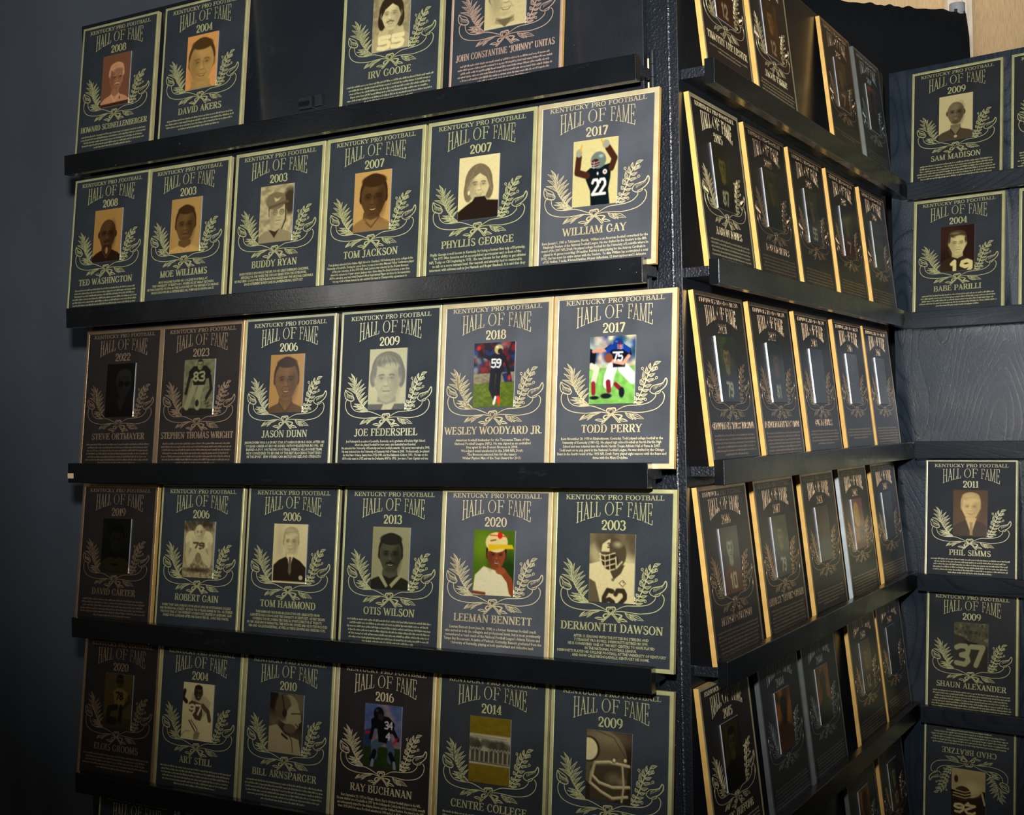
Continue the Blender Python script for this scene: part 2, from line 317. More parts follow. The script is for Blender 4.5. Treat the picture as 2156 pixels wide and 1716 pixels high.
# ---------------------------------------------------------------- letters as strokes
def arc(cx, cy, rx, ry, a0, a1, T, t, n=18):
    c = []; 
    for i in range(n + 1):
        a = math.radians(a0 + (a1 - a0) * i / n)
        w_ = t + (T - t) * abs(math.cos(a)) ** 1.5
        c.append((cx + rx * math.cos(a), cy + ry * math.sin(a), w_))
    return c
def glyph(ch, T, t, sf=.11):
    """strokes = lists of (x, y, width); returns (advance, strokes); cap height 1"""
    S = []
    def v(x, y0=0, y1=1, w_=None, s0=True, s1=True):
        w_ = w_ or T; S.append([(x, y0, w_), (x, y1, w_)])
        if s0: S.append([(x - w_ / 2 - sf, y0 + t / 2, t), (x + w_ / 2 + sf, y0 + t / 2, t)])
        if s1: S.append([(x - w_ / 2 - sf, y1 - t / 2, t), (x + w_ / 2 + sf, y1 - t / 2, t)])
    def h(x0, x1, y, tick=0):
        S.append([(x0, y, t * 1.15), (x1, y, t * 1.15)])
        if tick: S.append([(x1 - t / 2, y, t * 1.6), (x1 + t * .2, y + tick, t * .9)])
    def d(x0, y0, x1, y1, w_): S.append([(x0, y0, w_), (x1, y1, w_)])
    def sr(x, y, q=.17): S.append([(x - q, y, t), (x + q, y, t)])
    e = t / 2
    if ch == 'A': d(.12, 0, .44, 1, t * 1.2); d(.42, 1, .76, 0, T); h(.22, .64, .33); sr(.12, e, .13); sr(.76, e); S.append([(.30, 1 - e, t), (.46, 1 - e, t)]); a = .90
    elif ch == 'B': v(.2); h(.2, .45, 1 - e); h(.2, .5, .53); h(.2, .5, e); S.append(arc(.44, .765, .22, .225, -90, 90, T, t)); S.append(arc(.48, .27, .26, .26, -90, 90, T, t)); a = .84
    elif ch == 'C': S.append(arc(.48, .5, .36, .49, 42, 318, T, t, 24)); d(.76, .66, .76, .96, t * 1.3); d(.76, .04, .76, .3, t); a = .90
    elif ch == 'D': v(.2); h(.2, .42, 1 - e); h(.2, .42, e); S.append(arc(.42, .5, .38, .485, -90, 90, T, t, 20)); a = .94
    elif ch == 'E': v(.2); h(.2, .70, 1 - e, -.2); h(.2, .56, .52); d(.56, .42, .56, .62, t); h(.2, .74, e, .22); a = .82
    elif ch == 'F': v(.2); h(.2, .70, 1 - e, -.2); h(.2, .56, .52); d(.56, .42, .56, .62, t); a = .76
    elif ch == 'G': S.append(arc(.48, .5, .36, .49, 42, 330, T, t, 24)); d(.76, .66, .76, .96, t * 1.3); v(.78, .05, .42, T * .9, False, True); a = .98
    elif ch == 'H': v(.2); v(.76); h(.2, .76, .52); a = .98
    elif ch == 'I': v(.22); a = .44
    elif ch == 'J': v(.36, .2, 1, T, False, True); S.append(arc(.18, .16, .18, .2, -170, 0, T, t * 1.4, 10)); a = .58
    elif ch == 'K': v(.2); d(.28, .45, .74, 1, t * 1.3); d(.40, .60, .80, 0, T); sr(.74, 1 - e, .13); sr(.80, e, .13); a = .92
    elif ch == 'L': v(.2); h(.2, .72, e, .24); a = .76
    elif ch == 'M': v(.16, 0, 1, t * 1.3); d(.16, 1, .54, .02, T); d(.54, .02, .92, 1, t * 1.2); v(.94); a = 1.14
    elif ch == 'N': v(.17, 0, 1, t * 1.3); d(.17, 1, .82, 0, T); v(.82, 0, 1, t * 1.3, False); a = .98
    elif ch == 'O': S.append(arc(.48, .5, .37, .485, 0, 360, T, t, 30)); a = .96
    elif ch == 'P': v(.2); h(.2, .46, 1 - e); h(.2, .46, .46); S.append(arc(.46, .73, .25, .265, -90, 90, T, t)); a = .80
    elif ch == 'Q': S.append(arc(.48, .5, .37, .485, 0, 360, T, t, 30)); d(.5, .2, .86, -.1, T); a = .96
    elif ch == 'R': v(.2); h(.2, .44, 1 - e); h(.2, .46, .5); S.append(arc(.44, .75, .24, .245, -90, 90, T, t)); d(.46, .5, .78, 0, T); sr(.82, e, .1); a = .88
    elif ch == 'S': S.append(arc(.4, .74, .25, .245, 30, 270, t * 1.2, t * 1.2, 14)); S.append(arc(.4, .26, .27, .245, -150, 90, T, t * 1.3, 16)); S.append([(.30, .62, T), (.5, .42, T)]); d(.62, .76, .63, .98, t * 1.3); d(.15, .03, .14, .26, t * 1.3); a = .76
    elif ch == 'T': v(.42, 0, 1, None, True, False); h(.08, .76, 1 - e, -.2); d(.08, 1 - e, .07, .8, t); a = .84
    elif ch == 'U': v(.2, .3, 1, None, False); S.append(arc(.48, .3, .28, .29, 180, 360, T, t, 14)); v(.76, .3, 1, t * 1.3, False); a = .96
    elif ch == 'V': d(.1, 1, .45, 0, T); d(.45, 0, .78, 1, t * 1.2); sr(.1, 1 - e); sr(.78, 1 - e, .13); a = .88
    elif ch == 'W': d(.08, 1, .38, 0, T); d(.38, 0, .62, .95, t * 1.2); d(.60, .95, .88, 0, T); d(.88, 0, 1.16, 1, t * 1.2); sr(.08, 1 - e); sr(1.16, 1 - e, .13); a = 1.24
    elif ch == 'X': d(.12, 1, .78, 0, T); d(.76, 1, .12, 0, t * 1.2); sr(.14, 1 - e, .14); sr(.76, e, .14); a = .88
    elif ch == 'Y': d(.08, 1, .44, .45, T); d(.78, 1, .44, .45, t * 1.2); v(.44, 0, .47, None, True, False); sr(.08, 1 - e, .13); sr(.78, 1 - e, .12); a = .86
    elif ch == 'Z': h(.1, .7, 1 - e); d(.68, 1, .12, 0, T); h(.1, .74, e, .2); a = .82
    elif ch == '0': S.append(arc(.34, .5, .26, .485, 0, 360, T, t, 26)); a = .68
    elif ch == '1': v(.26, 0, 1, T, True, False); d(.08, .8, .26, .98, t * 1.3); a = .48
    elif ch == '2': S.append(arc(.32, .70, .24, .285, -20, 165, T, t * 1.4, 16)); d(.52, .56, .08, .06, T * .8); S.append([(.06, .06, T * .8), (.62, .06, T * .8)]); S.append([(.12, .72, T * 1.1), (.14, .62, T * .6)]); a = .68
    elif ch == '3': S.append(arc(.30, .75, .22, .235, -80, 160, T, t * 1.2, 14)); S.append(arc(.30, .27, .26, .26, -160, 90, T, t * 1.2, 16)); a = .64
    elif ch == '4': v(.44, 0, 1, T, True, False); d(.44, 1, .06, .3, t * 1.3); h(.06, .62, .28); a = .68
    elif ch == '5': S.append([(.14, .94, T * .8), (.54, .96, T * .7)]); d(.14, .96, .12, .55, t * 1.4); S.append(arc(.30, .32, .27, .31, -155, 125, T, t * 1.3, 16)); a = .64
    elif ch == '6': S.append(arc(.34, .31, .25, .3, 0, 360, T, t, 20)); S.append(arc(.52, .40, .44, .58, 105, 180, T, t * 1.2, 10)); a = .68
    elif ch == '7': S.append([(.08, .94, T * .8), (.6, .94, T * .8)]); d(.58, .94, .24, 0, T); d(.08, .96, .08, .8, t); a = .64
    elif ch == '8': S.append(arc(.34, .75, .2, .235, 0, 360, T, t, 18)); S.append(arc(.34, .27, .25, .26, 0, 360, T, t, 20)); a = .68
    elif ch == '9': S.append(arc(.34, .69, .25, .3, 0, 360, T, t, 20)); S.append(arc(.16, .60, .44, .58, -75, 0, T, t * 1.2, 10)); a = .68
    elif ch == '"': d(.1, .98, .08, .74, t * 1.8); d(.24, .98, .22, .74, t * 1.8); a = .34
    elif ch == '.': S.append([(.1, .02, t * 2), (.1, .14, t * 2)]); a = .24
    elif ch == "'": d(.1, .98, .08, .74, t * 1.8); a = .2
    else: a = .42
    return a, S
def text_strokes(s, x0, x1, y, h, T=.15, t=.055, fit='max', sx=1.0):
    """lay out between x0 and x1 (centred), baseline y (z up), cap height h; returns strokes in metres"""
    pen = 0; out = []
    for ch in s:
        a, S = glyph(ch, T, t)
        for st_ in S: out.append([(pen + x, yy, w_) for x, yy, w_ in st_])
        pen += a + .03
    wid = pen * h * sx; k = 1.0
    if fit == 'max': k = min(1, (x1 - x0) / wid)
    else: k = (x1 - x0) / wid
    cx = (x0 + x1) / 2; kx = h * sx * k
    ws = h * (k * sx) ** .35 if k < 1 else h
    return [[(cx + (x - pen / 2) * kx, y + yy * h, w_ * ws) for x, yy, w_ in st_] for st_ in out]
def strokes_mesh(name, strokes, y0, y1, warp=None, sub=1):
    """raised strokes: front face at local y1, foot at y0"""
    V = []; Fc = []
    for st_ in strokes:
        if sub > 1:
            q = []
            for a, b in zip(st_[:-1], st_[1:]):
                for i in range(sub): f = i / sub; q.append(tuple(a[j] + (b[j] - a[j]) * f for j in range(3)))
            q.append(st_[-1]); st_ = q
        n = len(st_); L_ = []; Rr = []
        for i, (x, z, w_) in enumerate(st_):
            a = st_[max(0, i - 1)]; b = st_[min(n - 1, i + 1)]
            if i == 0 and (st_[0][0], st_[0][1]) == (st_[-1][0], st_[-1][1]): a = st_[-2]
            dx, dz = b[0] - a[0], b[1] - a[1]; l = math.hypot(dx, dz) or 1
            nx, nz = -dz / l * w_ / 2, dx / l * w_ / 2
            L_.append((x + nx, z + nz)); Rr.append((x - nx, z - nz))
        if warp: L_ = [warp(*q) for q in L_]; Rr = [warp(*q) for q in Rr]
        base = len(V)
        for i in range(n):
            V += [(L_[i][0], y1, L_[i][1]), (Rr[i][0], y1, Rr[i][1]), (L_[i][0], y0, L_[i][1]), (Rr[i][0], y0, Rr[i][1])]
        for i in range(n - 1):
            a = base + 4 * i; b = a + 4
            Fc += [(a, a + 1, b + 1, b), (a, b, b + 2, a + 2), (a + 1, a + 3, b + 3, b + 1)]
        a = base; b = base + 4 * (n - 1)
        Fc += [(a, a + 2, a + 3, a + 1), (b, b + 1, b + 3, b + 2)]
    me = bpy.data.meshes.new(name); me.from_pydata(V, [], Fc); me.update()
    return me

# plaque geometry: 205 x 257 mm, local x right, z up, front face at y = 0, back at y = PT
PW, PH, PT = .205, .2695, .008
RZ = -.0003                                                  # raised letters stand this far proud
def ux(u): return u * PW
def vz(v): return PH * (1 - v)
def title_warp(x, z):
    # arch: the foot of the words rises in the middle
    u = (x / PW - .5) / .31
    top = vz(.077 - .004 * (1 - u * u)); bot = vz(.201 - .052 * (1 - u * u))
    return x, bot + (top - bot) * z
def make_shared():
    head = strokes_mesh('heading_lettering', text_strokes('KENTUCKY PRO FOOTBALL', ux(.10), ux(.905), vz(.061), .0071, .20, .075, 'fit'), 0, RZ)
    tot = []
    for word, u0, u1 in (('HALL', .192, .390), ('OF', .432, .572), ('FAME', .612, .812)):
        raw = text_strokes(word, 0, 1, 0, 1, .14, .055, 'fit')
        xs = [p_[0] for s_ in raw for p_ in s_]; a, b = min(xs), max(xs)
        for s_ in raw: tot.append([(ux(u0 + (x - a) / (b - a) * (u1 - u0)), z, q_) for x, z, q_ in [(p_[0], p_[1], (.14 if p_[2] > .09 * 1 else p_[2])) for p_ in s_]])
    # stroke widths in metres need direction aware scaling, so build the ribbons by hand
    V = []; Fc = []
    H_ = .026
    for s_ in tot:
        q = []
        for p0, p1 in zip(s_[:-1], s_[1:]):
            m_ = 1 if len(s_) > 4 else 6
            for i in range(m_): f = i / m_; q.append((p0[0] + (p1[0] - p0[0]) * f, p0[1] + (p1[1] - p0[1]) * f, p0[2]))
        q.append(s_[-1]); n = len(q); base = len(V)
        for i, (x, z, w_) in enumerate(q):
            p0 = q[max(0, i - 1)]; p1 = q[min(n - 1, i + 1)]
            if i in (0, n - 1) and len(s_) > 20: p0, p1 = q[-2], q[1]
            dx, dz = p1[0] - p0[0], (p1[1] - p0[1]) * H_; l = math.hypot(dx, dz) or 1
            wm = max(.00085, w_ * .0118); nx, nz = -dz / l * wm / 2, dx / l * wm / 2 / H_
            for sg in (1, -1):
                X, Z_ = title_warp(x + sg * nx, z + sg * nz); V += [(X, RZ, Z_), (X, 0, Z_)]
        for i in range(n - 1):
            a = base + 4 * i; b = a + 4
            Fc += [(a, a + 2, b + 2, b), (a, b, b + 1, a + 1), (a + 2, a + 3, b + 3, b + 2)]
        a = base; b = base + 4 * (n - 1); Fc += [(a, a + 1, a + 3, a + 2), (b, b + 2, b + 3, b + 1)]
    tm = bpy.data.meshes.new('title_lettering'); tm.from_pydata(V, [], Fc); tm.update()
    return head, tm
HEAD_ME, TITLE_ME = make_shared()

def smooth_line(pts, n=8, w0=1, w1=1, wm=None):
    """Catmull-Rom through px points -> list of (x, z, width) metres"""
    P = [pts[0]] + list(pts) + [pts[-1]]; out = []
    segs = len(pts) - 1
    for i in range(segs):
        p0, p1, p2, p3 = P[i], P[i + 1], P[i + 2], P[i + 3]
        for j in range(n + (i == segs - 1)):
            t = j / n
            q = [.5 * (2 * p1[k] + (p2[k] - p0[k]) * t + (2 * p0[k] - 5 * p1[k] + 4 * p2[k] - p3[k]) * t * t + (-p0[k] + 3 * p1[k] - 3 * p2[k] + p3[k]) * t ** 3) for k in (0, 1)]
            out.append(q)
    N_ = len(out) - 1; r = []
    for i, (x, y) in enumerate(out):
        f = i / max(1, N_)
        w_ = (w0 + (w1 - w0) * f) if wm is None else (w0 + (wm - w0) * math.sin(math.pi * f) if f < .5 else w1 + (wm - w1) * math.sin(math.pi * f))
        u = (x - 14) / 1110.0; v = (y - 5) / (1605.0 + 65 * u)
        r.append((ux(u), vz(v), w_ * .00021))
    return r
def wreath():
    S = []
    def ln(pts, w0=6, w1=6, wm=None, n=7): S.append(smooth_line(pts, n, w0, w1, wm))
    def leaf(x0, y0, x1, y1, wd, bend=0, lw=5, vein=True):
        dx, dy = x1 - x0, y1 - y0; l = math.hypot(dx, dy); nx, ny = -dy / l, dx / l
        mx, my = x0 + dx * .45 + nx * bend, y0 + dy * .45 + ny * bend
        for sg in (1, -1): ln([(x0, y0), (mx + sg * nx * wd / 2, my + sg * ny * wd / 2), (x1, y1)], 3, 2, lw, 6)
        if vein: ln([(x0, y0), (mx, my), (x0 + dx * .8 + nx * bend * .5, y0 + dy * .8 + ny * bend * .5)], 2, 1.5, 4, 4)
    # left plume
    ln([(362, 1044), (300, 985), (245, 915), (205, 830), (195, 750), (190, 700), (150, 648)], 6, 3, 9)
    for a, b, c, d_, wd, be in ((196, 760, 150, 645, 22, 12), (200, 800, 118, 680, 24, 22), (205, 835, 118, 738, 24, 18), (215, 865, 105, 795, 22, 16),
                               (205, 850, 222, 690, 20, -10), (212, 860, 278, 716, 24, -16), (222, 890, 308, 762, 24, -18), (235, 915, 328, 796, 24, -20),
                               (250, 940, 322, 850, 20, -12), (265, 965, 316, 905, 16, -8), (280, 985, 348, 885, 22, -14), (300, 1008, 360, 930, 18, -10),
                               (330, 1035, 200, 962, 22, 14), (350, 1046, 186, 985, 20, 12), (360, 1050, 215, 1020, 20, 12), (362, 1050, 265, 1046, 12, 6)):
        leaf(a, b, c, d_, wd, be)
    # left calyx with hatching
    ln([(95, 812), (88, 850), (100, 900), (140, 925), (180, 932), (196, 915), (190, 895), (165, 880), (130, 865), (108, 840), (95, 812)], 5, 5, 8)
    ln([(95, 812), (130, 835), (165, 855), (185, 880), (188, 905)], 4, 4, 6)
    for i in range(7): ln([(112 + i * 11, 862 + i * 5), (116 + i * 11, 892 + i * 4)], 3, 3, n=2)
    # ribbons
    ln([(128, 905), (104, 940), (106, 1000), (140, 1058), (215, 1098), (330, 1118), (470, 1116), (560, 1140)], 6, 5, 6)
    ln([(160, 932), (172, 990), (215, 1034), (290, 1052), (380, 1054), (450, 1078), (520, 1112), (560, 1138)], 5, 5, 6)
    ln([(955, 978), (952, 1010), (910, 1050), (850, 1068), (770, 1072), (700, 1074), (640, 1096), (570, 1140)], 5, 5, 6)
    ln([(1012, 962), (1032, 1000), (1016, 1068), (950, 1122), (830, 1142), (720, 1130), (640, 1124), (575, 1136)], 6, 5, 6)
    # right horn
    ln([(905, 935), (930, 905), (980, 893), (1018, 880), (1040, 842), (1052, 862), (1046, 900), (1015, 938), (975, 960), (950, 968)], 5, 5, 8)
    ln([(912, 930), (905, 950), (925, 972), (955, 980), (985, 975), (1000, 955)], 5, 5, 6)
    for i in range(8): ln([(938 + i * 11, 912 - i * 4), (942 + i * 11, 942 - i * 6)], 3, 3, n=2)
    # right plume
    ln([(765, 1058), (810, 1000), (845, 920), (872, 840), (905, 760), (955, 695)], 6, 3, 8)
    for a, b, c, d_, wd, be in ((930, 715, 996, 684, 26, -6), (905, 750, 905, 690, 20, -6), (905, 760, 965, 722, 22, 8), (885, 800, 872, 722, 22, -6), (885, 805, 948, 790, 24, 8),
                               (868, 850, 842, 768, 24, -8), (868, 850, 938, 838, 24, 8), (852, 895, 818, 838, 26, -8), (852, 900, 920, 890, 24, 8),
                               (836, 935, 806, 900, 26, -6), (838, 940, 900, 935, 22, 8), (815, 985, 786, 958, 24, -6), (820, 985, 885, 975, 22, 6),
                               (795, 1018, 768, 990, 22, -6), (800, 1020, 868, 1010, 20, 6), (775, 1048, 850, 1045, 18, 6)):
        leaf(a, b, c, d_, wd, be)
    for cx, cy, tx, ty in ((836, 738, 868, 790), (960, 745, 915, 775), (838, 842, 858, 880), (960, 832, 890, 870), (868, 1026, 830, 1010)):
        S.append([(ux((cx - 14) / 1110 + .0088 * math.cos(a)), vz((cy - 5) / (1605 + 65 * cx / 1110)) + PW * .0088 * math.sin(a), .0009) for a in [i * math.pi / 5 for i in range(11)]])
        ln([(cx, cy + 10), (tx, ty)], 3, 4, n=3)
    # bow
    ln([(556, 1148), (528, 1118), (530, 1092), (560, 1088), (598, 1088), (602, 1112), (568, 1150)], 8, 8, 11)
    ln([(556, 1140), (545, 1118), (548, 1104), (580, 1102), (584, 1116), (566, 1140)], 4, 4, 5)
    for dx in (0, 16): ln([(556 + dx, 1146), (520 + dx, 1180), (478 + dx, 1222)], 5, 5, 7, 4); ln([(566 + dx, 1146), (602 + dx, 1180), (636 + dx, 1226)], 5, 5, 7, 4)
    ln([(478, 1222), (494, 1222)], 4, 4, n=2); ln([(636, 1226), (652, 1224)], 4, 4, n=2)
    ln([(548, 1150), (512, 1150), (498, 1172), (520, 1190), (470, 1200), (422, 1188)], 5, 3, 11)
    ln([(420, 1188), (450, 1180), (490, 1186)], 3, 4, 6)
    ln([(582, 1148), (628, 1150), (664, 1164), (640, 1190), (680, 1194), (716, 1216)], 5, 3, 11)
    ln([(640, 1190), (660, 1210), (716, 1216)], 3, 3, 5)
    ln([(536, 1146), (592, 1146)], 18, 18, n=2)
    for a, b, c, d_, wd, be in ((470, 1122, 276, 1180, 24, 8), (410, 1136, 346, 1186, 18, 4), (330, 1130, 276, 1180, 10, 2), (690, 1134, 762, 1206, 26, -2), (730, 1144, 790, 1208, 22, 2), (748, 1150, 858, 1204, 34, 2)):
        leaf(a, b, c, d_, wd, be)
    return strokes_mesh('wreath', S, 0, RZ)
WREATH_ME = wreath()

# ---------------------------------------------------------------- printed portraits (flat print on each photo plate)
DG = {'0': [[(0, 0), (1, 0), (1, 2), (0, 2), (0, 0)]], '1': [[(.2, .4), (.5, 0), (.5, 2)]], '2': [[(0, .4), (.2, 0), (.8, 0), (1, .4), (1, .8), (0, 2), (1, 2)]],
      '3': [[(0, .2), (.3, 0), (.8, 0), (1, .4), (.9, .8), (.4, 1), (.9, 1.1), (1, 1.6), (.7, 2), (0, 1.9)]], '4': [[(.8, 2), (.8, 0), (0, 1.3), (1, 1.3)]],
      '5': [[(1, 0), (.1, 0), (.1, .9), (.8, .8), (1, 1.2), (.9, 1.8), (.5, 2), (0, 1.8)]], '6': [[(.9, .1), (.4, 0), (0, .8), (0, 1.7), (.4, 2), (.9, 1.8), (1, 1.3), (.6, 1), (.1, 1.2)]],
      '7': [[(0, 0), (1, 0), (.4, 2)]], '8': [[(.5, 0), (.1, .3), (.2, .8), (.8, 1.1), (1, 1.6), (.5, 2), (0, 1.6), (.2, 1.1), (.8, .8), (.9, .3), (.5, 0)]],
      '9': [[(.1, 1.9), (.6, 2), (1, 1.2), (1, .3), (.6, 0), (.1, .2), (0, .7), (.4, 1), (.9, .8)]]}
class Pic:
    def __init__(s, bg, res=1.0, pal=None, seed=1):
        s.w, s.h = int(78 * res), int(102 * res)
        xs = np.linspace(0, 1, s.w); ys = np.linspace(0, 1.29, s.h)
        s.X, s.Y = np.meshgrid(xs, ys); s.pal = pal or ((.13, .08, .04), (.88, .80, .58))
        s.c = np.ones((s.h, s.w, 3)) * np.array(s.k(bg)); s.aa = .011 / res; s.r = np.random.RandomState(seed)
    def k(s, v):
        if isinstance(v, (tuple, list)): return tuple(v)
        return tuple(a + (b - a) * v for a, b in zip(*s.pal))
    def put(s, m, col, al=1):
        m = (np.clip(m, 0, 1) * al)[..., None]; s.c = s.c * (1 - m) + np.array(s.k(col)) * m
    def el(s, cx, cy, rx, ry, col, soft=None, rot=0, al=1):
        a = math.radians(rot); dx, dy = s.X - cx, s.Y - cy
        u, v = (dx * math.cos(a) + dy * math.sin(a)) / rx, (-dx * math.sin(a) + dy * math.cos(a)) / ry
        d = (1 - np.sqrt(u * u + v * v)) * min(rx, ry); s.put(.5 + d / (2 * (soft or s.aa)), col, al)
    def po(s, pts, col, soft=None, al=1):
        P = np.array(pts, float); Q = np.roll(P, -1, 0); ins = np.zeros(s.X.shape, bool); dist = np.full(s.X.shape, 9.)
        for (x0, y0), (x1, y1) in zip(P, Q):
            dx, dy = x1 - x0, y1 - y0; t = np.clip(((s.X - x0) * dx + (s.Y - y0) * dy) / (dx * dx + dy * dy + 1e-9), 0, 1)
            dist = np.minimum(dist, np.hypot(s.X - x0 - t * dx, s.Y - y0 - t * dy))
            if y0 != y1: ins ^= ((y0 > s.Y) != (y1 > s.Y)) & (s.X < dx * (s.Y - y0) / dy + x0)
        s.put(.5 + np.where(ins, dist, -dist) / (2 * (soft or s.aa)), col, al)
    def ln(s, pts, wd, col, soft=None, al=1):
        dist = np.full(s.X.shape, 9.)
        for (x0, y0), (x1, y1) in zip(pts[:-1], pts[1:]):
            dx, dy = x1 - x0, y1 - y0; t = np.clip(((s.X - x0) * dx + (s.Y - y0) * dy) / (dx * dx + dy * dy + 1e-9), 0, 1)
            dist = np.minimum(dist, np.hypot(s.X - x0 - t * dx, s.Y - y0 - t * dy))
        s.put(.5 + (wd / 2 - dist) / (2 * (soft or s.aa)), col, al)
    def num(s, t, x, y, wd, hg, lw, col, gap=.25):
        n = len(t); cw = wd / (n + gap * (n - 1))
        for i, ch in enumerate(t):
            for st_ in DG[ch]: s.ln([(x + i * cw * (1 + gap) + a * cw, y + b / 2 * hg) for a, b in st_], lw, col)
    def noise(s, amt, cells=12):
        g = s.r.rand(cells * 2, cells) * 2 - 1
        yi = np.clip((s.Y / 1.29 * (g.shape[0] - 1)), 0, g.shape[0] - 1.001); xi = np.clip(s.X * (g.shape[1] - 1), 0, g.shape[1] - 1.001)
        y0 = yi.astype(int); x0 = xi.astype(int); fy = yi - y0; fx = xi - x0
        v = (g[y0, x0] * (1 - fx) + g[y0, x0 + 1] * fx) * (1 - fy) + (g[y0 + 1, x0] * (1 - fx) + g[y0 + 1, x0 + 1] * fx) * fy
        s.c = np.clip(s.c * (1 + amt * v[..., None]), 0, 1)
    def face(s, cx, cy, r, skin, hair, style='short', smile=1, turn=0, brow=None, beard=None, tash=None, glasses=0, wide=.74):
        sk = skin; dk = max(0, sk - .27) if not isinstance(sk, tuple) else tuple(c * .6 for c in sk)
        vd = max(0, sk - .42) if not isinstance(sk, tuple) else tuple(c * .3 for c in sk)
        lt = min(1, sk + .10) if not isinstance(sk, tuple) else tuple(min(1, c * 1.2) for c in sk)
        rx = r * wide
        if style in ('long', 'bob'):
            s.el(cx, cy - r * .12, rx * 1.28, r * 1.05, hair); s.el(cx - rx * .95, cy + r * .35, rx * .42, r * .62, hair); s.el(cx + rx * .95, cy + r * .3, rx * .42, r * .6, hair)
        elif style != 'bald': s.el(cx, cy - r * .18, rx * 1.12, r * .92, hair)
        for sg in (-1, 1): s.el(cx + sg * rx * 1.0, cy + r * .06, rx * .14, r * .2, dk)
        s.el(cx, cy, rx, r * .86, sk); s.el(cx, cy + r * .36, rx * .80, r * .66, sk)
        s.el(cx + rx * .62 * (-1 if turn > 0 else 1), cy + r * .1, rx * .34, r * .72, dk, r * .16, al=.55)
        s.el(cx, cy - r * .45, rx * .5, r * .22, lt, r * .15, al=.5)
        if style == 'short': s.el(cx, cy - r * .86, rx * .95, r * .33, hair, r * .05)
        elif style == 'crop': s.el(cx, cy - r * .80, rx * .86, r * .24, hair, r * .03)
        elif style == 'afro': s.el(cx, cy - r * .76, rx * .98, r * .30, hair, r * .03)
        elif style == 'side':
            s.el(cx, cy - r * .76, rx * .96, r * .34, hair, r * .03)
            for sg in (-1, 1): s.el(cx + sg * rx * .96, cy - r * .36, rx * .13, r * .34, hair, r * .03)
            s.el(cx + rx * .22, cy - r * .50, rx * .62, r * .15, sk, r * .06); s.el(cx - rx * .25, cy - r * .84, rx * .5, r * .10, lt, r * .08, al=.35)
        elif style in ('long', 'bob'): s.po([(cx - rx * 1.05, cy + r * .25), (cx - rx * 1.0, cy - r * .8), (cx, cy - r * 1.15), (cx + rx * 1.0, cy - r * .8), (cx + rx * 1.05, cy + r * .2), (cx + rx * .7, cy - r * .35), (cx + rx * .1, cy - r * .62), (cx - rx * .65, cy - r * .3)], hair)
        o_ = turn * rx * .16; b_ = brow if brow is not None else vd
        for sg in (-1, 1):
            ex = cx + o_ + sg * rx * .40
            s.el(ex, cy - r * .02, rx * .27, r * .13, dk, r * .08, al=.55)
            s.ln([(ex - rx * .19, cy - r * (.10 if sg < 0 else .13)), (ex + rx * .02, cy - r * .145), (ex + rx * .19, cy - r * (.13 if sg < 0 else .10))], r * .045, b_, al=.85)
            s.el(ex, cy + r * .02, rx * .13, r * .035, lt, al=.6); s.el(ex, cy + r * .018, rx * .075, r * .042, vd); s.ln([(ex - rx * .16, cy + r * .015), (ex, cy - r * .025), (ex + rx * .16, cy + r * .015)], r * .022, vd)
        s.ln([(cx + o_ * 1.3 + rx * .10, cy + r * .0), (cx + o_ * 1.5 + rx * .15, cy + r * .27)], r * .06, dk, r * .04, al=.6)
        s.el(cx + o_ * 1.4, cy + r * .26, rx * .14, r * .08, lt, r * .06, al=.7)
        s.ln([(cx + o_ * 1.4 - rx * .16, cy + r * .33), (cx + o_ * 1.4, cy + r * .355), (cx + o_ * 1.4 + rx * .16, cy + r * .33)], r * .035, vd, r * .02, al=.75)
        for sg in (-1, 1): s.ln([(cx + o_ + sg * rx * .26, cy + r * .34), (cx + o_ + sg * rx * .46, cy + r * .56)], r * .03, dk, r * .03, al=.55)
        if tash is not None: s.ln([(cx + o_ - rx * .32, cy + r * .50), (cx + o_, cy + r * .43), (cx + o_ + rx * .32, cy + r * .50)], r * .09, tash)
        if beard is not None: s.el(cx, cy + r * .86, rx * .45, r * .18, beard, r * .10, al=.8)
        my = cy + r * .56
        if smile: s.po([(cx + o_ - rx * .34, my - r * .04), (cx + o_, my - r * .01), (cx + o_ + rx * .34, my - r * .04), (cx + o_ + rx * .18, my + r * .09), (cx + o_ - rx * .18, my + r * .09)], vd, r * .03); s.po([(cx + o_ - rx * .27, my - r * .015), (cx + o_, my + r * .01), (cx + o_ + rx * .27, my - r * .015), (cx + o_ + rx * .13, my + r * .055), (cx + o_ - rx * .13, my + r * .055)], .97 if not isinstance(sk, tuple) else (.9, .88, .8))
        else: s.ln([(cx + o_ - rx * .26, my - r * .01), (cx + o_, my), (cx + o_ + rx * .26, my - r * .01)], r * .04, vd); s.el(cx + o_, my + r * .07, rx * .2, r * .035, lt, r * .03, al=.5)
        s.el(cx, cy + r * .80, rx * .3, r * .07, dk, r * .06, al=.35)
        if glasses:
            for sg in (-1, 1): s.ln([(cx + o_ + sg * rx * .4 + rx * .26 * math.cos(a), cy + r * .02 + r * .17 * math.sin(a)) for a in [i * .63 for i in range(11)]], r * .035, vd)
    def bust(s, cx, top, shirt, skin, neck=.13, sh=.40, collar=None, v=None):
        s.po([(cx - neck, top - .12), (cx + neck, top - .12), (cx + neck * 1.1, top + .12), (cx - neck * 1.1, top + .12)], skin)
        s.po([(cx - sh * 1.3, 1.4), (cx - sh * 1.25, top + .22), (cx - sh * .8, top + .08), (cx - neck, top), (cx, top + .06), (cx + neck, top), (cx + sh * .8, top + .08), (cx + sh * 1.25, top + .22), (cx + sh * 1.3, 1.4)], shirt)
        if v is not None: s.po([(cx - neck * .95, top - .02), (cx + neck * .95, top - .02), (cx, top + .2)], v)
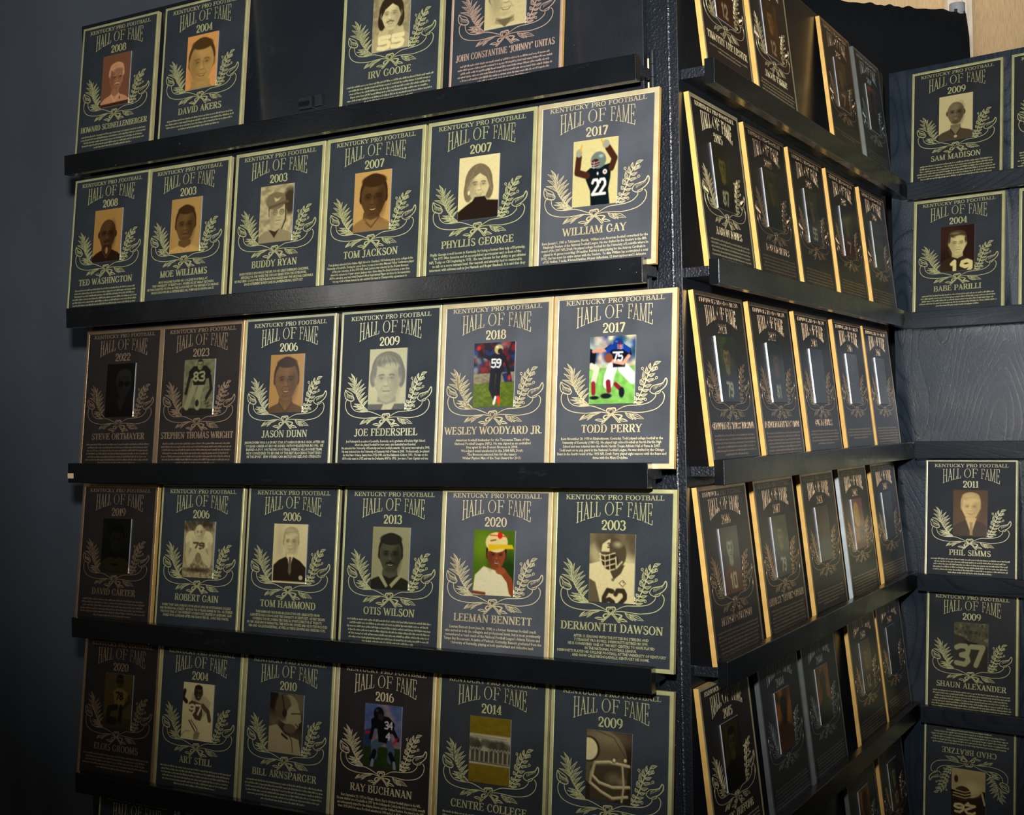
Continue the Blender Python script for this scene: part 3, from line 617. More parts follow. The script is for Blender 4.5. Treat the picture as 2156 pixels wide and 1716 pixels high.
        if collar is not None: s.ln([(cx - neck, top), (cx, top + .2), (cx + neck, top)], .03, collar)
    def helmet(s, cx, cy, r, col, mask, facec, side=1):
        s.el(cx, cy, r, r * .98, col); s.el(cx - side * r * .35, cy - r * .45, r * .22, r * .14, tuple(min(1, a + .35) for a in s.k(col)), r * .15, al=.8)
        s.el(cx + side * r * .38, cy + r * .35, r * .55, r * .52, facec)
        for q in (.2, .48, .75): s.ln([(cx - side * r * .1, cy + r * (q - .05)), (cx + side * r * .55, cy + r * (q + .1)), (cx + side * r * .98, cy + r * q)], r * .075, mask)
        s.ln([(cx + side * r * .55, cy + r * .12), (cx + side * r * .6, cy + r * .9)], r * .07, mask)
    def crowd(s, y0, y1, cols, n, r=.03):
        for _ in range(n):
            x, y = s.r.rand(), y0 + s.r.rand() * (y1 - y0); q = r * (.6 + s.r.rand()); s.el(x, y, q, q * 1.1, cols[s.r.randint(len(cols))], r * .6, al=.8)
TAN = ((.20, .12, .05), (.84, .68, .40)); BRN = ((.16, .09, .05), (.80, .62, .34)); CRM = ((.12, .08, .05), (.90, .84, .62)); OLV = ((.08, .08, .05), (.70, .68, .50)); DIM = ((.03, .03, .03), (.20, .20, .18)); RSE = ((.25, .12, .08), (.90, .68, .50))
def portrait(kind, r=1.0, seed=3):
    def P(bg, pal): return Pic(bg, r, pal, seed)
    if kind == 'coach_white_hair':
        p = P(.40, RSE); p.bust(.5, 1.0, .85, .6, .14, .46, .98); p.face(.52, .58, .34, .60, .92, 'side', 0, 1, tash=.95, brow=.9); p.num('8', .66, 1.08, .04, .06, .012, .1); p.po([(0, 1.22), (1, 1.2), (1, 1.3), (0, 1.3)], .1)
    elif kind == 'young_man_crop':
        p = P((.86, .62, .36), TAN); p.bust(.5, 1.22, .75, .8, .3, .5); p.face(.5, .66, .53, .82, .22, 'crop', 1, .2)
    elif kind == 'moustache_player':
        p = P(.62, CRM); p.noise(.15); p.bust(.5, .86, .72, .7, .15, .50); p.el(.3, .92, .13, .2, .8, rot=25); p.el(.72, .9, .13, .2, .8, rot=-25); p.face(.5, .50, .35, .86, .12, 'long', 1, -.5, tash=.4); p.num('55', .18, 1.0, .66, .24, .09, .98)
    elif kind == 'grinning_man_close':
        p = P(.80, CRM); p.bust(.5, 1.2, .82, .6, .22, .6); p.face(.5, .62, .50, .80, .2, 'crop', 1, .3); p.po([(.3, 1.12), (.7, 1.12), (.5, 1.3)], .4)
    elif kind == 'bald_goatee':
        p = P(.86, BRN); p.bust(.5, 1.0, .05, .25, .17, .48, .3); p.face(.5, .60, .40, .30, .1, 'bald', 0, 0, beard=.08, tash=.1, brow=.02); p.el(.5, 1.02, .05, .09, .75)
    elif kind == 'shaven_youth':
        p = P(.80, TAN); p.bust(.5, 1.12, .92, .35, .2, .55, .85); p.face(.5, .62, .42, .36, .12, 'crop', 0, 0, brow=.05)
    elif kind == 'coach_cap':
        p = P(.72, CRM); p.noise(.2); p.el(.9, .4, .2, .3, .2, .05); p.bust(.5, 1.0, .6, .75, .15, .5); p.po([(.3, 1.0), (.48, 1.2), (.62, 1.0), (.5, 1.06)], .15); p.face(.55, .62, .34, .80, .3, 'crop', 0, .7, glasses=1)
        p.el(.48, .36, .3, .2, .48); p.ln([(.3, .50), (.6, .44), (.84, .40)], .06, .35); p.po([(.42, .28), (.54, .32), (.64, .28), (.56, .36), (.46, .38)], .85); p.ln([(.78, .45), (.8, .8), (.7, 1.0)], .03, .1)
    elif kind == 'smiling_curly':
        p = P(.86, TAN); p.bust(.5, 1.0, .58, .3, .22, .50, .4); p.face(.54, .56, .46, .24, .08, 'afro', 1, -.3, brow=.0); p.ln([(.35, 1.1), (.5, 1.22), (.7, 1.02)], .02, .25)
    elif kind == 'woman_bob':
        p = P(.93, CRM); p.face(.50, .58, .36, .84, .44, 'bob', 1, .35, brow=.25)
        for i in range(7): p.ln([(.5 - .015 * i, .2), (.26 + .02 * i, .42), (.16 + .01 * i, .78)], .012, .75 if i % 2 else .3, al=.5); p.ln([(.52 + .01 * i, .2), (.74 - .01 * i, .36), (.86 - .01 * i, .74)], .012, .7 if i % 2 else .3, al=.5); p.el(.26, .74, .02, .035, .95)
        p.po([(0, 1.3), (0, 1.12), (.2, 1.0), (.36, .92), (.42, .84), (.66, .84), (.72, .92), (1, .95), (1, 1.3)], .04)
    elif kind == 'arms_up_22':
        p = P((.80, .75, .52), None); p.po([(.30, .62), (.40, .55), (.60, .55), (.86, .5), (.84, .8), (.80, 1.0), (.84, 1.3), (.42, 1.3), (.40, 1.0), (.30, .78)], (.04, .09, .11))
        p.ln([(.33, .70), (.10, .62), (.13, .32)], .13, (.28, .15, .10)); p.ln([(.86, .60), (.93, .42), (.78, .20)], .13, (.28, .15, .10))
        p.el(.13, .24, .07, .08, (.60, .60, .52)); p.el(.73, .12, .08, .08, (.60, .60, .52)); p.ln([(.16, .2), (.19, .09)], .035, (.82, .62, .25)); p.ln([(.68, .1), (.62, .03)], .035, (.82, .62, .25))
        p.helmet(.57, .42, .17, (.42, .47, .42), (.75, .78, .75), (.30, .10, .10), -1); p.num('22', .45, .80, .28, .28, .055, (.93, .92, .82)); p.el(.72, .66, .05, .05, (.85, .85, .8)); p.el(.72, .66, .02, .02, (.7, .3, .2)); p.el(.56, .68, .02, .03, (.9, .9, .85))
    elif kind == 'dark_sunglasses':
        p = P(.15, DIM); p.bust(.55, .95, .05, .5, .12, .5, .3, .6); p.face(.62, .50, .33, .6, .7, 'side', 0, .5); p.el(.52, .5, .09, .07, 0); p.el(.74, .5, .09, .07, 0); p.ln([(.45, .47), (.85, .47)], .03, 0)
    elif kind == 'lineman_83':
        p = P(.62, OLV); p.po([(0, 1.12), (1, 1.16), (1, 1.3), (0, 1.3)], .12); p.noise(.15); p.ln([(.36, .6), (.14, 1.1)], .16, .78); p.ln([(.60, .6), (.50, .85), (.5, 1.1)], .17, .80); p.ln([(.2, .4), (.1, .78)], .09, .1); p.ln([(.86, .4), (.92, .7), (.78, .9)], .09, .1)
        p.po([(.16, .28), (.3, .16), (.72, .15), (.88, .28), (.86, .44), (.74, .46), (.70, .60), (.34, .60), (.30, .44), (.16, .44)], .04); p.face(.52, .13, .12, .7, .1, 'crop', 0); p.num('83', .32, .30, .36, .20, .05, .85); p.el(.48, 1.02, .06, .08, .1); p.ln([(.7, 1.0), (.8, .92), (.74, 1.05), (.86, 1.0), (.8, 1.12), (.94, 1.08)], .015, .08)
    elif kind == 'smiling_close_crop':
        p = P(.82, BRN); p.bust(.5, 1.08, .34, .4, .2, .54, .2, .45); p.face(.5, .56, .46, .46, .10, 'crop', 1, 0, brow=.05); p.el(.49, 1.18, .03, .06, .55)
    elif kind == 'shaggy_blond':
        p = P(.88, OLV); p.bust(.5, 1.12, .9, .6, .24, .4); p.po([(0, 1.17), (.42, 1.17), (.36, 1.3), (0, 1.3)], .12); p.po([(.72, 1.17), (1, 1.17), (1, 1.3), (.64, 1.3)], .12); p.el(.5, .42, .43, .36, .34); p.el(.12, .60, .09, .2, .36); p.el(.88, .58, .10, .24, .28); p.face(.5, .62, .50, .76, .36, 'side', 0, -.3, brow=.1, wide=.70)
        for i in range(11): x = -.5 + .1 * i; p.ln([(.44 + x * .2, .12), (.46 + x * .6, .2 + .05 * abs(x)), (.5 + x * .78, .34 + .12 * abs(x))], .014, .68 if i % 2 else .2, al=.6)
    elif kind == 'field_59':
        p = P((.10, .12, .18), None); p.crowd(0, .6, [(.45, .08, .08), (.1, .2, .4), (.5, .5, .5), (.08, .08, .15), (.6, .1, .1)], 90, .05); p.po([(0, .62), (1, .6), (1, .82), (0, .84)], (.50, .46, .36)); p.po([(.7, .64), (.9, .6), (.95, .8), (.78, .82)], (.08, .14, .32)); p.po([(0, .82), (1, .80), (1, 1.3), (0, 1.3)], (.36, .42, .06)); p.noise(.2, 18)
        p.ln([(.42, .33), (.22, .25), (.12, .13)], .07, (.05, .03, .04)); p.el(.11, .10, .05, .05, (.75, .08, .08)); p.ln([(.76, .34), (.84, .52), (.88, .70)], .065, (.08, .05, .06)); p.el(.88, .72, .035, .06, (.75, .1, .1))
        p.po([(.38, .28), (.48, .22), (.70, .22), (.80, .30), (.72, .44), (.70, .62), (.42, .62), (.42, .44)], (.04, .06, .14)); p.ln([(.48, .62), (.46, .92), (.56, 1.1)], .14, (.03, .05, .11)); p.ln([(.62, .62), (.60, .90), (.60, 1.1)], .12, (.03, .05, .11)); p.ln([(.56, 1.1), (.52, 1.22)], .06, (.85, .85, .8)); p.ln([(.62, 1.1), (.64, 1.2)], .07, (.85, .2, .1))
        p.helmet(.60, .14, .10, (.72, .66, .42), (.1, .1, .15), (.1, .05, .05), 1); p.num('59', .44, .34, .22, .16, .035, (.9, .9, .85))
    elif kind == 'guard_75':
        p = P((.80, .78, .62), None); p.crowd(0, .45, [(.1, .2, .5), (.7, .75, .7), (.15, .3, .4), (.8, .7, .6)], 60, .08); p.po([(0, .62), (1, .58), (1, 1.3), (0, 1.3)], (.52, .74, .36)); p.noise(.12, 14)
        p.po([(0, .22), (.14, .3), (.12, .52), (.02, .6), (0, .6)], (.05, .06, .12)); p.ln([(.04, .56), (.16, .62), (.1, .85)], .12, (.85, .82, .72)); p.ln([(.09, .90), (.1, 1.08)], .09, (.6, .15, .18)); p.el(.12, 1.17, .1, .035, (.08, .1, .14))
        p.ln([(.36, .26), (.08, .28)], .07, (.82, .60, .48)); p.ln([(.5, .62), (.44, .76), (.42, .9)], .22, (.86, .88, .84)); p.ln([(.74, .62), (.96, .82)], .22, (.86, .88, .84)); p.ln([(.42, .88), (.44, 1.04)], .10, (.55, .12, .18)); p.ln([(.58, .92), (.70, 1.02)], .08, (.55, .12, .18)); p.el(.38, 1.14, .12, .05, (.1, .12, .16)); p.el(.72, 1.08, .06, .1, (.1, .12, .16))
        p.po([(.32, .24), (.44, .17), (.74, .16), (.90, .26), (.92, .38), (.80, .42), (.78, .60), (.52, .60), (.50, .36)], (.05, .07, .14)); p.po([(.34, .25), (.46, .17), (.74, .16), (.9, .26), (.88, .36), (.72, .26), (.5, .26), (.40, .34)], (.08, .25, .60))
        p.ln([(.86, .40), (.74, .53), (.5, .48)], .075, (.85, .64, .50)); p.el(.42, .42, .09, .09, (.55, .3, .2)); p.helmet(.62, .16, .11, (.07, .22, .50), (.8, .82, .85), (.5, .1, .15), 1); p.num('75', .52, .32, .2, .16, .035, (.95, .95, .92))
    elif kind == 'dim_green_player':
        p = P((.035, .05, .02), None); p.crowd(0, .6, [(.02, .04, .02), (.08, .10, .03), (.04, .05, .04)], 40, .09); p.bust(.5, .90, (.15, .14, .04), (.08, .07, .06), .15, .48); p.face(.52, .50, .32, (.10, .095, .09), (.02, .02, .02), 'short', 0); p.el(.5, .86, .26, .07, (.02, .02, .02)); p.ln([(.4, 1.1), (.6, 1.1)], .05, (.03, .03, .03))
    elif kind == 'crouching_79':
        p = P(.7, CRM); p.crowd(0, .2, [.2, .5, .3], 60, .05); p.po([(0, .95), (1, .9), (1, 1.3), (0, 1.3)], .72); p.crowd(.95, 1.3, [.45, .8, .6], 160, .025); p.el(.25, .42, .2, .2, .95); p.el(.75, .42, .2, .2, .95); p.po([(.26, .36), (.74, .36), (.72, .74), (.28, .74)], .9); p.face(.5, .25, .2, .88, .85, 'bald', 0); p.num('79', .33, .5, .34, .13, .045, .3)
        p.ln([(.16, .52), (.12, .76), (.2, 1.0)], .11, .85); p.ln([(.84, .52), (.88, .76), (.86, 1.0)], .11, .85); p.ln([(.36, .72), (.22, .9)], .2, .88); p.ln([(.64, .72), (.8, .9)], .2, .88); p.el(.5, .84, .1, .12, .55); p.el(.5, 1.12, .42, .05, .25, .03)
    elif kind == 'man_suit':
        p = P(.92, CRM); p.el(.2, .4, .1, .3, .82, .1); p.bust(.5, .72, .08, .8, .12, .40); p.po([(.42, .66), (.62, .66), (.52, 1.0)], .95); p.po([(.49, .72), (.56, .72), (.57, 1.05), (.53, 1.12), (.48, 1.05)], .4); p.face(.53, .38, .29, .86, .72, 'side', 1, -.3); p.el(.86, 1.16, .06, .05, .8); p.po([(0, 1.25), (1, 1.25), (1, 1.3), (0, 1.3)], .92); p.po([(0, 0), (.035, 0), (.035, 1.3), (0, 1.3)], .92)
    elif kind == 'moustache_dark':
        p = P(.80, OLV); p.bust(.5, 1.0, .12, .4, .2, .55); p.po([(.16, .98), (.3, 1.0), (.46, 1.22), (.4, 1.26)], .85); p.po([(.86, .98), (.7, 1.02), (.5, 1.2), (.56, 1.26)], .85); p.face(.5, .56, .40, .34, .10, 'afro', 1, 0, tash=.06, brow=.04)
    elif kind == 'coach_yellow_cap':
        p = P((.30, .42, .08), None); p.el(.2, .3, .25, .3, (.42, .52, .10), .15); p.el(.85, .9, .3, .4, (.14, .24, .05), .12); p.po([(.0, 1.3), (.05, .9), (.26, .72), (.5, .78), (.76, .84), (.96, 1.3)], (.84, .80, .64)); p.face(.56, .48, .30, (.55, .28, .15), (.08, .05, .04), 'short', 1, .4)
        p.el(.56, .24, .27, .2, (.86, .78, .52)); p.po([(.36, .28), (.94, .28), (.98, .36), (.66, .37), (.36, .42)], (.85, .70, .12)); p.ln([(.4, .1), (.84, .12)], .02, (.8, .2, .15)); p.el(.64, .10, .06, .07, (.82, .14, .10)); p.ln([(.42, .21), (.54, .19)], .03, (.6, .3, .2))
        p.ln([(.96, 1.2), (.9, .98), (.72, .80)], .14, (.55, .28, .14)); p.el(.68, .80, .12, .07, (.60, .32, .17)); p.ln([(.68, .76), (.62, .64)], .04, (.60, .32, .17)); p.ln([(.02, 1.24), (.3, 1.26)], .06, (.5, .26, .14))
    elif kind == 'helmet_62':
        p = P(.45, CRM); p.crowd(0, .5, [.25, .75, .4, .9], 30, .14); p.el(.1, 1.05, .2, .2, .3, .04); p.po([(0, .58), (.25, .52), (.5, .7), (.78, .52), (1, .54), (1, 1.3), (0, 1.3)], .92); p.po([(.42, .62), (.78, .58), (.70, .74), (.55, .86)], .25); p.po([(0, .85), (.14, .92), (.26, 1.3), (0, 1.3)], .35)
        p.el(.53, .38, .28, .30, .28); p.po([(.26, .34), (.28, .2), (.40, .12), (.46, .1), (.44, .34)], .90); p.el(.62, .2, .08, .05, .7, .04); p.el(.46, .52, .18, .16, .12); p.num('3', .40, .18, .05, .08, .02, .15)
        for q in (.36, .46, .56, .66): p.ln([(.22, q + .02), (.34, q + .06), (.56, q)], .022, .92)
        for q in (.24, .34, .44): p.ln([(q, .40), (q + .02, .70)], .02, .88)
        p.ln([(.58, .44), (.60, .64), (.72, .52)], .03, .9); p.num('62', .34, 1.06, .46, .34, .09, .15); p.el(.74, .92, .07, .065, .96); p.ln([(.67, .92), (.74, .86), (.81, .92), (.74, .985), (.67, .92)], .012, .3); p.el(.76, .9, .015, .015, .3); p.el(.53, .86, .03, .03, .4)
    elif kind == 'kneeling_78':
        p = P(.52, ((.05, .04, .02), (.55, .46, .22))); p.po([(0, 1.0), (1, 1.05), (1, 1.3), (0, 1.3)], .35); p.po([(.3, .42), (.45, .34), (.62, .34), (.86, .46), (.74, .6), (.74, .76), (.4, .76)], .78); p.face(.53, .17, .15, .3, .05, 'afro', 1); p.ln([(.45, .78), (.2, .84), (.18, 1.0)], .14, .12); p.ln([(.62, .78), (.60, 1.1)], .13, .08); p.ln([(.88, .5), (.9, .62), (.72, .78)], .09, .28); p.num('78', .42, .44, .24, .16, .04, .08); p.el(.3, 1.12, .2, .1, .1)
    elif kind == 'pose_97':
        p = P(.95, CRM); p.po([(.3, .22), (.5, .3), (.72, .26), (.92, .42), (.84, .6), (.62, .84), (.24, .7)], .80); p.face(.50, .22, .17, .25, .05, 'afro', 1, .3); p.po([(.2, .46), (.3, .40), (.62, .46), (.66, .70), (.60, .84), (.24, .80)], .25); p.num('97', .22, .50, .40, .2, .055, .95); p.ln([(.66, .5), (.84, .62), (.9, .8)], .11, .3); p.ln([(.05, .2), (.0, .36), (.12, .44)], .1, .12)
        p.ln([(.22, .76), (.42, 1.0), (.5, 1.24)], .24, .93); p.ln([(.24, .86), (.46, 1.1), (.44, 1.26)], .03, .15); p.ln([(.3, .84), (.52, 1.04), (.5, 1.26)], .02, .2); p.ln([(.0, 1.22), (.14, 1.1), (.3, 1.1)], .012, .5); p.po([(.44, 1.08), (.62, 1.1), (.56, 1.26), (.4, 1.24)], .6)
    elif kind == 'coach_profile':
        p = P(.24, CRM); p.crowd(0, .8, [.3, .12, .4], 30, .14); p.el(.08, .1, .16, .26, .05); p.po([(0, 1.3), (0, .74), (.24, .68), (.5, .88), (.9, .96), (1, 1.3)], .66); p.el(.55, .34, .32, .32, .58); p.el(.40, .30, .24, .28, .30, .03); p.el(.72, .5, .22, .26, .62); p.po([(.88, .42), (.97, .56), (.86, .62)], .6); p.ln([(.66, .42), (.92, .4)], .025, .15); p.ln([(.36, .06), (.40, .18), (.44, .38)], .04, .12); p.el(.45, .42, .07, .09, .1); p.ln([(.86, .68), (.8, .64)], .03, .2); p.el(.62, .74, .18, .10, .35); p.ln([(.4, .88), (.56, .96)], .05, .08); p.ln([(.58, .84), (.70, 1.0), (.74, 1.24)], .018, .1); p.ln([(.9, .62), (.97, .78)], .03, .08)
    elif kind == 'runner_34':
        p = P((.50, .42, .40), None); p.crowd(0, .55, [(.55, .45, .42), (.30, .35, .5), (.6, .5, .45)], 50, .12); p.po([(0, .86), (1, .86), (1, 1.3), (0, 1.3)], (.14, .22, .07)); p.po([(0, .56), (.2, .5), (.2, .88), (0, .88)], (.14, .22, .35)); p.ln([(.05, .60), (.2, .58)], .05, (.7, .1, .1)); p.noise(.1)
        p.ln([(.46, .76), (.30, .84), (.3, 1.05)], .18, (.28, .34, .40)); p.ln([(.66, .72), (.76, .92), (.74, 1.1)], .18, (.28, .34, .40)); p.ln([(.3, .98), (.24, 1.14)], .12, (.04, .05, .09)); p.ln([(.74, 1.0), (.84, 1.16)], .12, (.04, .05, .09)); p.ln([(.26, 1.16), (.24, 1.28)], .08, (.5, .5, .55)); p.ln([(.84, 1.16), (.86, 1.28)], .08, (.5, .5, .55))
        p.po([(.18, .32), (.34, .22), (.66, .24), (.82, .36), (.80, .56), (.66, .58), (.62, .78), (.4, .76), (.36, .5), (.2, .5)], (.03, .03, .04)); p.ln([(.24, .48), (.18, .70)], .09, (.04, .03, .04)); p.ln([(.78, .5), (.92, .68)], .08, (.1, .05, .05)); p.ln([(.9, .66), (.8, .78)], .04, (.7, .1, .12)); p.helmet(.38, .19, .14, (.03, .03, .05), (.25, .25, .28), (.12, .06, .05), 1); p.num('34', .56, .34, .2, .14, .03, (.8, .75, .75)); p.num('4', .60, .56, .1, .14, .03, (.8, .75, .75))
    elif kind == 'team_lineup':
        p = P((.46, .38, .08), None); p.noise(.06); p.po([(0, .34), (1, .34), (1, .93), (0, .93)], (.68, .64, .52)); p.crowd(.48, .62, [(.25, .24, .18), (.35, .33, .25)], 60, .05)
        for i in range(26): x = .03 + i * .038; p.ln([(x, .68), (x, .86)], .034, (.22, .20, .15) if i % 3 else (.55, .52, .42)); p.el(x, .62 + .02 * (i % 2), .016, .02, (.60, .56, .45))
        p.ln([(.1, .38), (.9, .40)], .01, (.45, .42, .35)); p.ln([(.2, .42), (.95, .44)], .01, (.45, .42, .35)); p.ln([(0, .88), (1, .90)], .02, (.3, .28, .22))
    elif kind == 'helmet_closeup':
        p = P(.12, CRM); p.crowd(0, .5, [.45, .1, .3], 10, .15); p.el(.34, .52, .56, .54, .36); p.el(.5, .12, .5, .16, .62, .12, al=.6); p.el(.06, .36, .24, .24, .15); p.el(.04, .36, .21, .21, .92); p.po([(.1, .66), (.8, .60), (.94, .66), (.88, 1.1), (.6, 1.3), (.1, 1.3)], .22); p.el(.62, .86, .16, .1, .42, .06); p.el(.8, .9, .08, .06, .5, .04); p.ln([(.55, 1.02), (.82, 1.0)], .03, .06)
        for pts in ([(.2, .60), (.5, .56), (.95, .60)], [(.18, .66), (.14, .84), (.3, .96), (.6, 1.02), (.96, .98)], [(.1, .98), (.34, 1.12), (.6, 1.22), (.92, 1.16)]): p.ln(pts, .055, .72); p.ln([(a, b - .012) for a, b in pts], .018, .98)
        p.ln([(.8, .6), (.84, .98), (.8, 1.26)], .045, .75); p.ln([(.2, .60), (.12, .8), (.1, .98)], .05, .7)
        for c in ((.62, .52), (.86, .5)): p.el(c[0], c[1], .05, .05, .2); p.el(c[0], c[1], .035, .035, .95)
        p.ln([(.2, 0), (.6, .1), (.86, .44)], .012, .2)
    elif kind == 'smiling_bald_jersey':
        p = P(.92, OLV if 0 else CRM); p.bust(.5, .98, .30, .5, .15, .52, .2, .55); p.face(.5, .50, .34, .48, .3, 'bald', 1, 0, brow=.15, beard=.35); p.el(.5, 1.2, .05, .04, .85)
    elif kind == 'upward_look_19':
        p = P((.22, .12, .09), ((.14, .08, .06), (.96, .90, .62))); p.el(.2, .3, .4, .4, (.28, .17, .13), .2); p.bust(.5, .88, .14, .8, .16, .48); p.face(.50, .50, .34, .90, .25, 'side', 0, .4, brow=.3); p.num('19', .28, 1.02, .62, .34, .11, .98)
    elif kind == 'pale_blond_suit':
        p = P((.40, .29, .17), ((.18, .12, .08), (.98, .86, .58))); p.bust(.52, .84, .12, .85, .13, .44); p.po([(.36, .78), (.7, .78), (.54, 1.24)], .95); p.po([(.50, .9), (.58, .9), (.58, 1.26), (.50, 1.26)], .7); p.face(.52, .46, .36, .96, .84, 'side', 1, 0, brow=.8)
    elif kind == 'laughing_37':
        p = P(.5, OLV); p.crowd(0, .5, [.3, .8, .45, .6], 120, .025); p.po([(0, .34), (.3, .42), (.6, .62), (1, .62), (1, 1.3), (0, 1.3)], .24); p.face(.56, .28, .25, .50, .35, 'bald', 1, .6); p.po([(.3, .5), (.7, .55), (.6, .66), (.4, .6)], .12); p.num('37', .08, .66, .78, .5, .14, .96)
    elif kind == 'helmet_26':
        p = P((.10, .07, .04), ((.14, .09, .05), (.94, .86, .60))); p.po([(0, .02), (1, 0), (1, .62), (0, .66)], .12); p.po([(0, .75), (1, .70), (1, 1.3), (0, 1.3)], .75); p.el(.5, .86, .42, .34, .74); p.el(.4, .78, .26, .16, .95, .12, al=.8); p.el(.66, .62, .24, .2, .2)
        for q in (.50, .58, .66): p.ln([(.3, q + .1), (.6, q), (.95, q + .04)], .025, .9)
        p.num('26', .3, .10, .6, .22, .07, .95); p.ln([(.02, .4), (.1, .7)], .05, .9); p.el(.5, .36, .05, .05, .9); p.el(.86, 1.0, .06, .1, .15)
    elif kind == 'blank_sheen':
        p = P((.36, .38, .40), None); p.noise(.25, 8)  # grey reflection of the facing board painted in place of a picture
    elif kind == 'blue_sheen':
        p = P((.16, .21, .27), None); p.noise(.35, 8); p.el(.6, .1, .5, .03, (.04, .04, .04)); p.face(.55, .35, .24, (.22, .18, .16), (.1, .1, .12), 'short', 0)  # bluish reflection of the facing board painted behind the face
    elif kind == 'pale_player_helmetless':
        p = P((.60, .38, .26), None); p.el(.34, .40, .26, .32, (.92, .72, .28)); p.el(.52, .5, .1, .2, (.86, .64, .22)); p.po([(0, .7), (.4, .8), (.44, 1.3), (0, 1.3)], (.80, .55, .16)); p.el(.75, .86, .22, .12, (.3, .16, .14), .05); p.po([(.1, 1.1), (1, 1.0), (1, 1.3), (.1, 1.3)], (.55, .32, .06))
    else:
        # small distant prints: a figure in kit or a bust, colours per kind
        q = {'red_player': ((.10, .07, .04), (.35, .12, .05), (.55, .55, .42), '10'), 'blue_player': ((.16, .16, .06), (.10, .14, .22), (.4, .36, .2), '55'), 'orange_player': ((.10, .09, .05), (.35, .12, .05), (.4, .36, .1), '7'),
             'green_field': ((.16, .22, .06), (.12, .16, .18), (.5, .42, .2), '79'), 'black_player': ((.12, .12, .05), (.03, .03, .03), (.42, .38, .1), '87'), 'gold_haze': ((.34, .20, .06), (.3, .14, .06), (.6, .42, .18), '12'),
             'blue_81': ((.10, .18, .10), (.05, .12, .16), (.42, .28, .16), '81'), 'dark_portrait': ((.16, .14, .04), (.04, .05, .03), (.30, .26, .12), ''), 'amber_bust': ((.46, .28, .06), (.30, .17, .06), (.16, .10, .06), ''),
             'amber_dark_bust': ((.42, .24, .05), (.06, .05, .04), (.12, .09, .06), ''), 'smoke': ((.06, .04, .03), (.35, .36, .30), (.35, .08, .03), ''), 'olive_pair': ((.12, .12, .06), (.05, .06, .05), (.3, .28, .14), '')}
        bg, kit, sk, nm = q[kind]; p = Pic(bg, r, None, seed); p.crowd(.0, 1.3, [tuple(min(1, c * 1.5) for c in bg), tuple(c * .6 for c in bg)], 26, .12)
        p.bust(.5, .72, kit, sk, .12, .42); p.face(.5, .40, .25, sk, tuple(c * .3 for c in sk), 'afro', 0)
        if nm: p.num(nm, .34, .92, .32, .26, .06, (.75, .72, .55))
    p.noise(.025, 30)
    return p
def photo_plate(kind, res, seed, parent, x0, x1, z0, z1, flip=False):
    p = portrait(kind, res, seed)
    h, w_ = p.h, p.w; y = -.0016
    X, Z_ = np.meshgrid(np.linspace(x0, x1, w_), np.linspace(z1, z0, h))
    V = np.stack([X.ravel(), np.full(h * w_, y), Z_.ravel()], 1)
    idx = np.arange(h * w_).reshape(h, w_)
    Q = np.stack([idx[:-1, :-1], idx[1:, :-1], idx[1:, 1:], idx[:-1, 1:]], -1).reshape(-1, 4)
    back = [(x0, 0.0, z0), (x1, 0.0, z0), (x1, 0.0, z1), (x0, 0.0, z1), (x0, y, z0), (x1, y, z0), (x1, y, z1), (x0, y, z1)]
    n = h * w_
    sides = [(n, n + 1, n + 5, n + 4), (n + 1, n + 2, n + 6, n + 5), (n + 2, n + 3, n + 7, n + 6), (n + 3, n, n + 4, n + 7)]
    me = bpy.data.meshes.new('photo_plate'); me.from_pydata(V.tolist() + back, [], Q.tolist() + sides)
    me.materials.append(M_print); me.materials.append(M_printedge)
    me.polygons.foreach_set('material_index', [0] * len(Q) + [1] * 4)
    at = me.color_attributes.new('Print', 'FLOAT_COLOR', 'POINT')
    c = p.c.reshape(-1, 3); lin = .84 * np.where(c <= .04045, c / 12.92, ((c + .055) / 1.055) ** 2.4) ** 1.10
    rgba = np.ones((n + 8, 4), np.float32); rgba[:n, :3] = lin; at.data.foreach_set('color', rgba.ravel())
    me.update()
    o = bpy.data.objects.new('photo_plate', me); COL.objects.link(o); o.parent = parent
    return o

# ---------------------------------------------------------------- small print under each name
def body_text(lines, parent, v0, pitch, m, width=.88, size=None):
    cu = bpy.data.curves.new('t', 'FONT'); cu.body = '\n'.join(lines); cu.align_x = 'CENTER'; cu.size = 1; cu.resolution_u = 1
    cu.space_line = 1.0; cu.offset = .022
    o = bpy.data.objects.new('t', cu); COL.objects.link(o)
    bpy.context.view_layer.update()
    dg = bpy.context.evaluated_depsgraph_get(); src = o.evaluated_get(dg).to_mesh()
    n = len(src.vertices); co = np.zeros(n * 3, np.float32); src.vertices.foreach_get('co', co); co = co.reshape(-1, 3)
    faces = [tuple(p_.vertices) for p_ in src.polygons]
    o.evaluated_get(dg).to_mesh_clear(); bpy.data.objects.remove(o); bpy.data.curves.remove(cu)
    wmax = co[:, 0].max() - co[:, 0].min(); sx = width * PW / wmax; sz = pitch * PH
    sxx = min(sx, sz * .95)
    V = np.stack([PW / 2 + co[:, 0] * sxx, np.full(n, RZ * .55), vz(v0) - (.72 - co[:, 1]) * sz + 0 * co[:, 1]], 1)
    me = bpy.data.meshes.new('inscription'); me.from_pydata(V.tolist(), [], faces); me.materials.append(m); me.update()
    q = bpy.data.objects.new('inscription', me); COL.objects.link(q); q.parent = parent
    return q
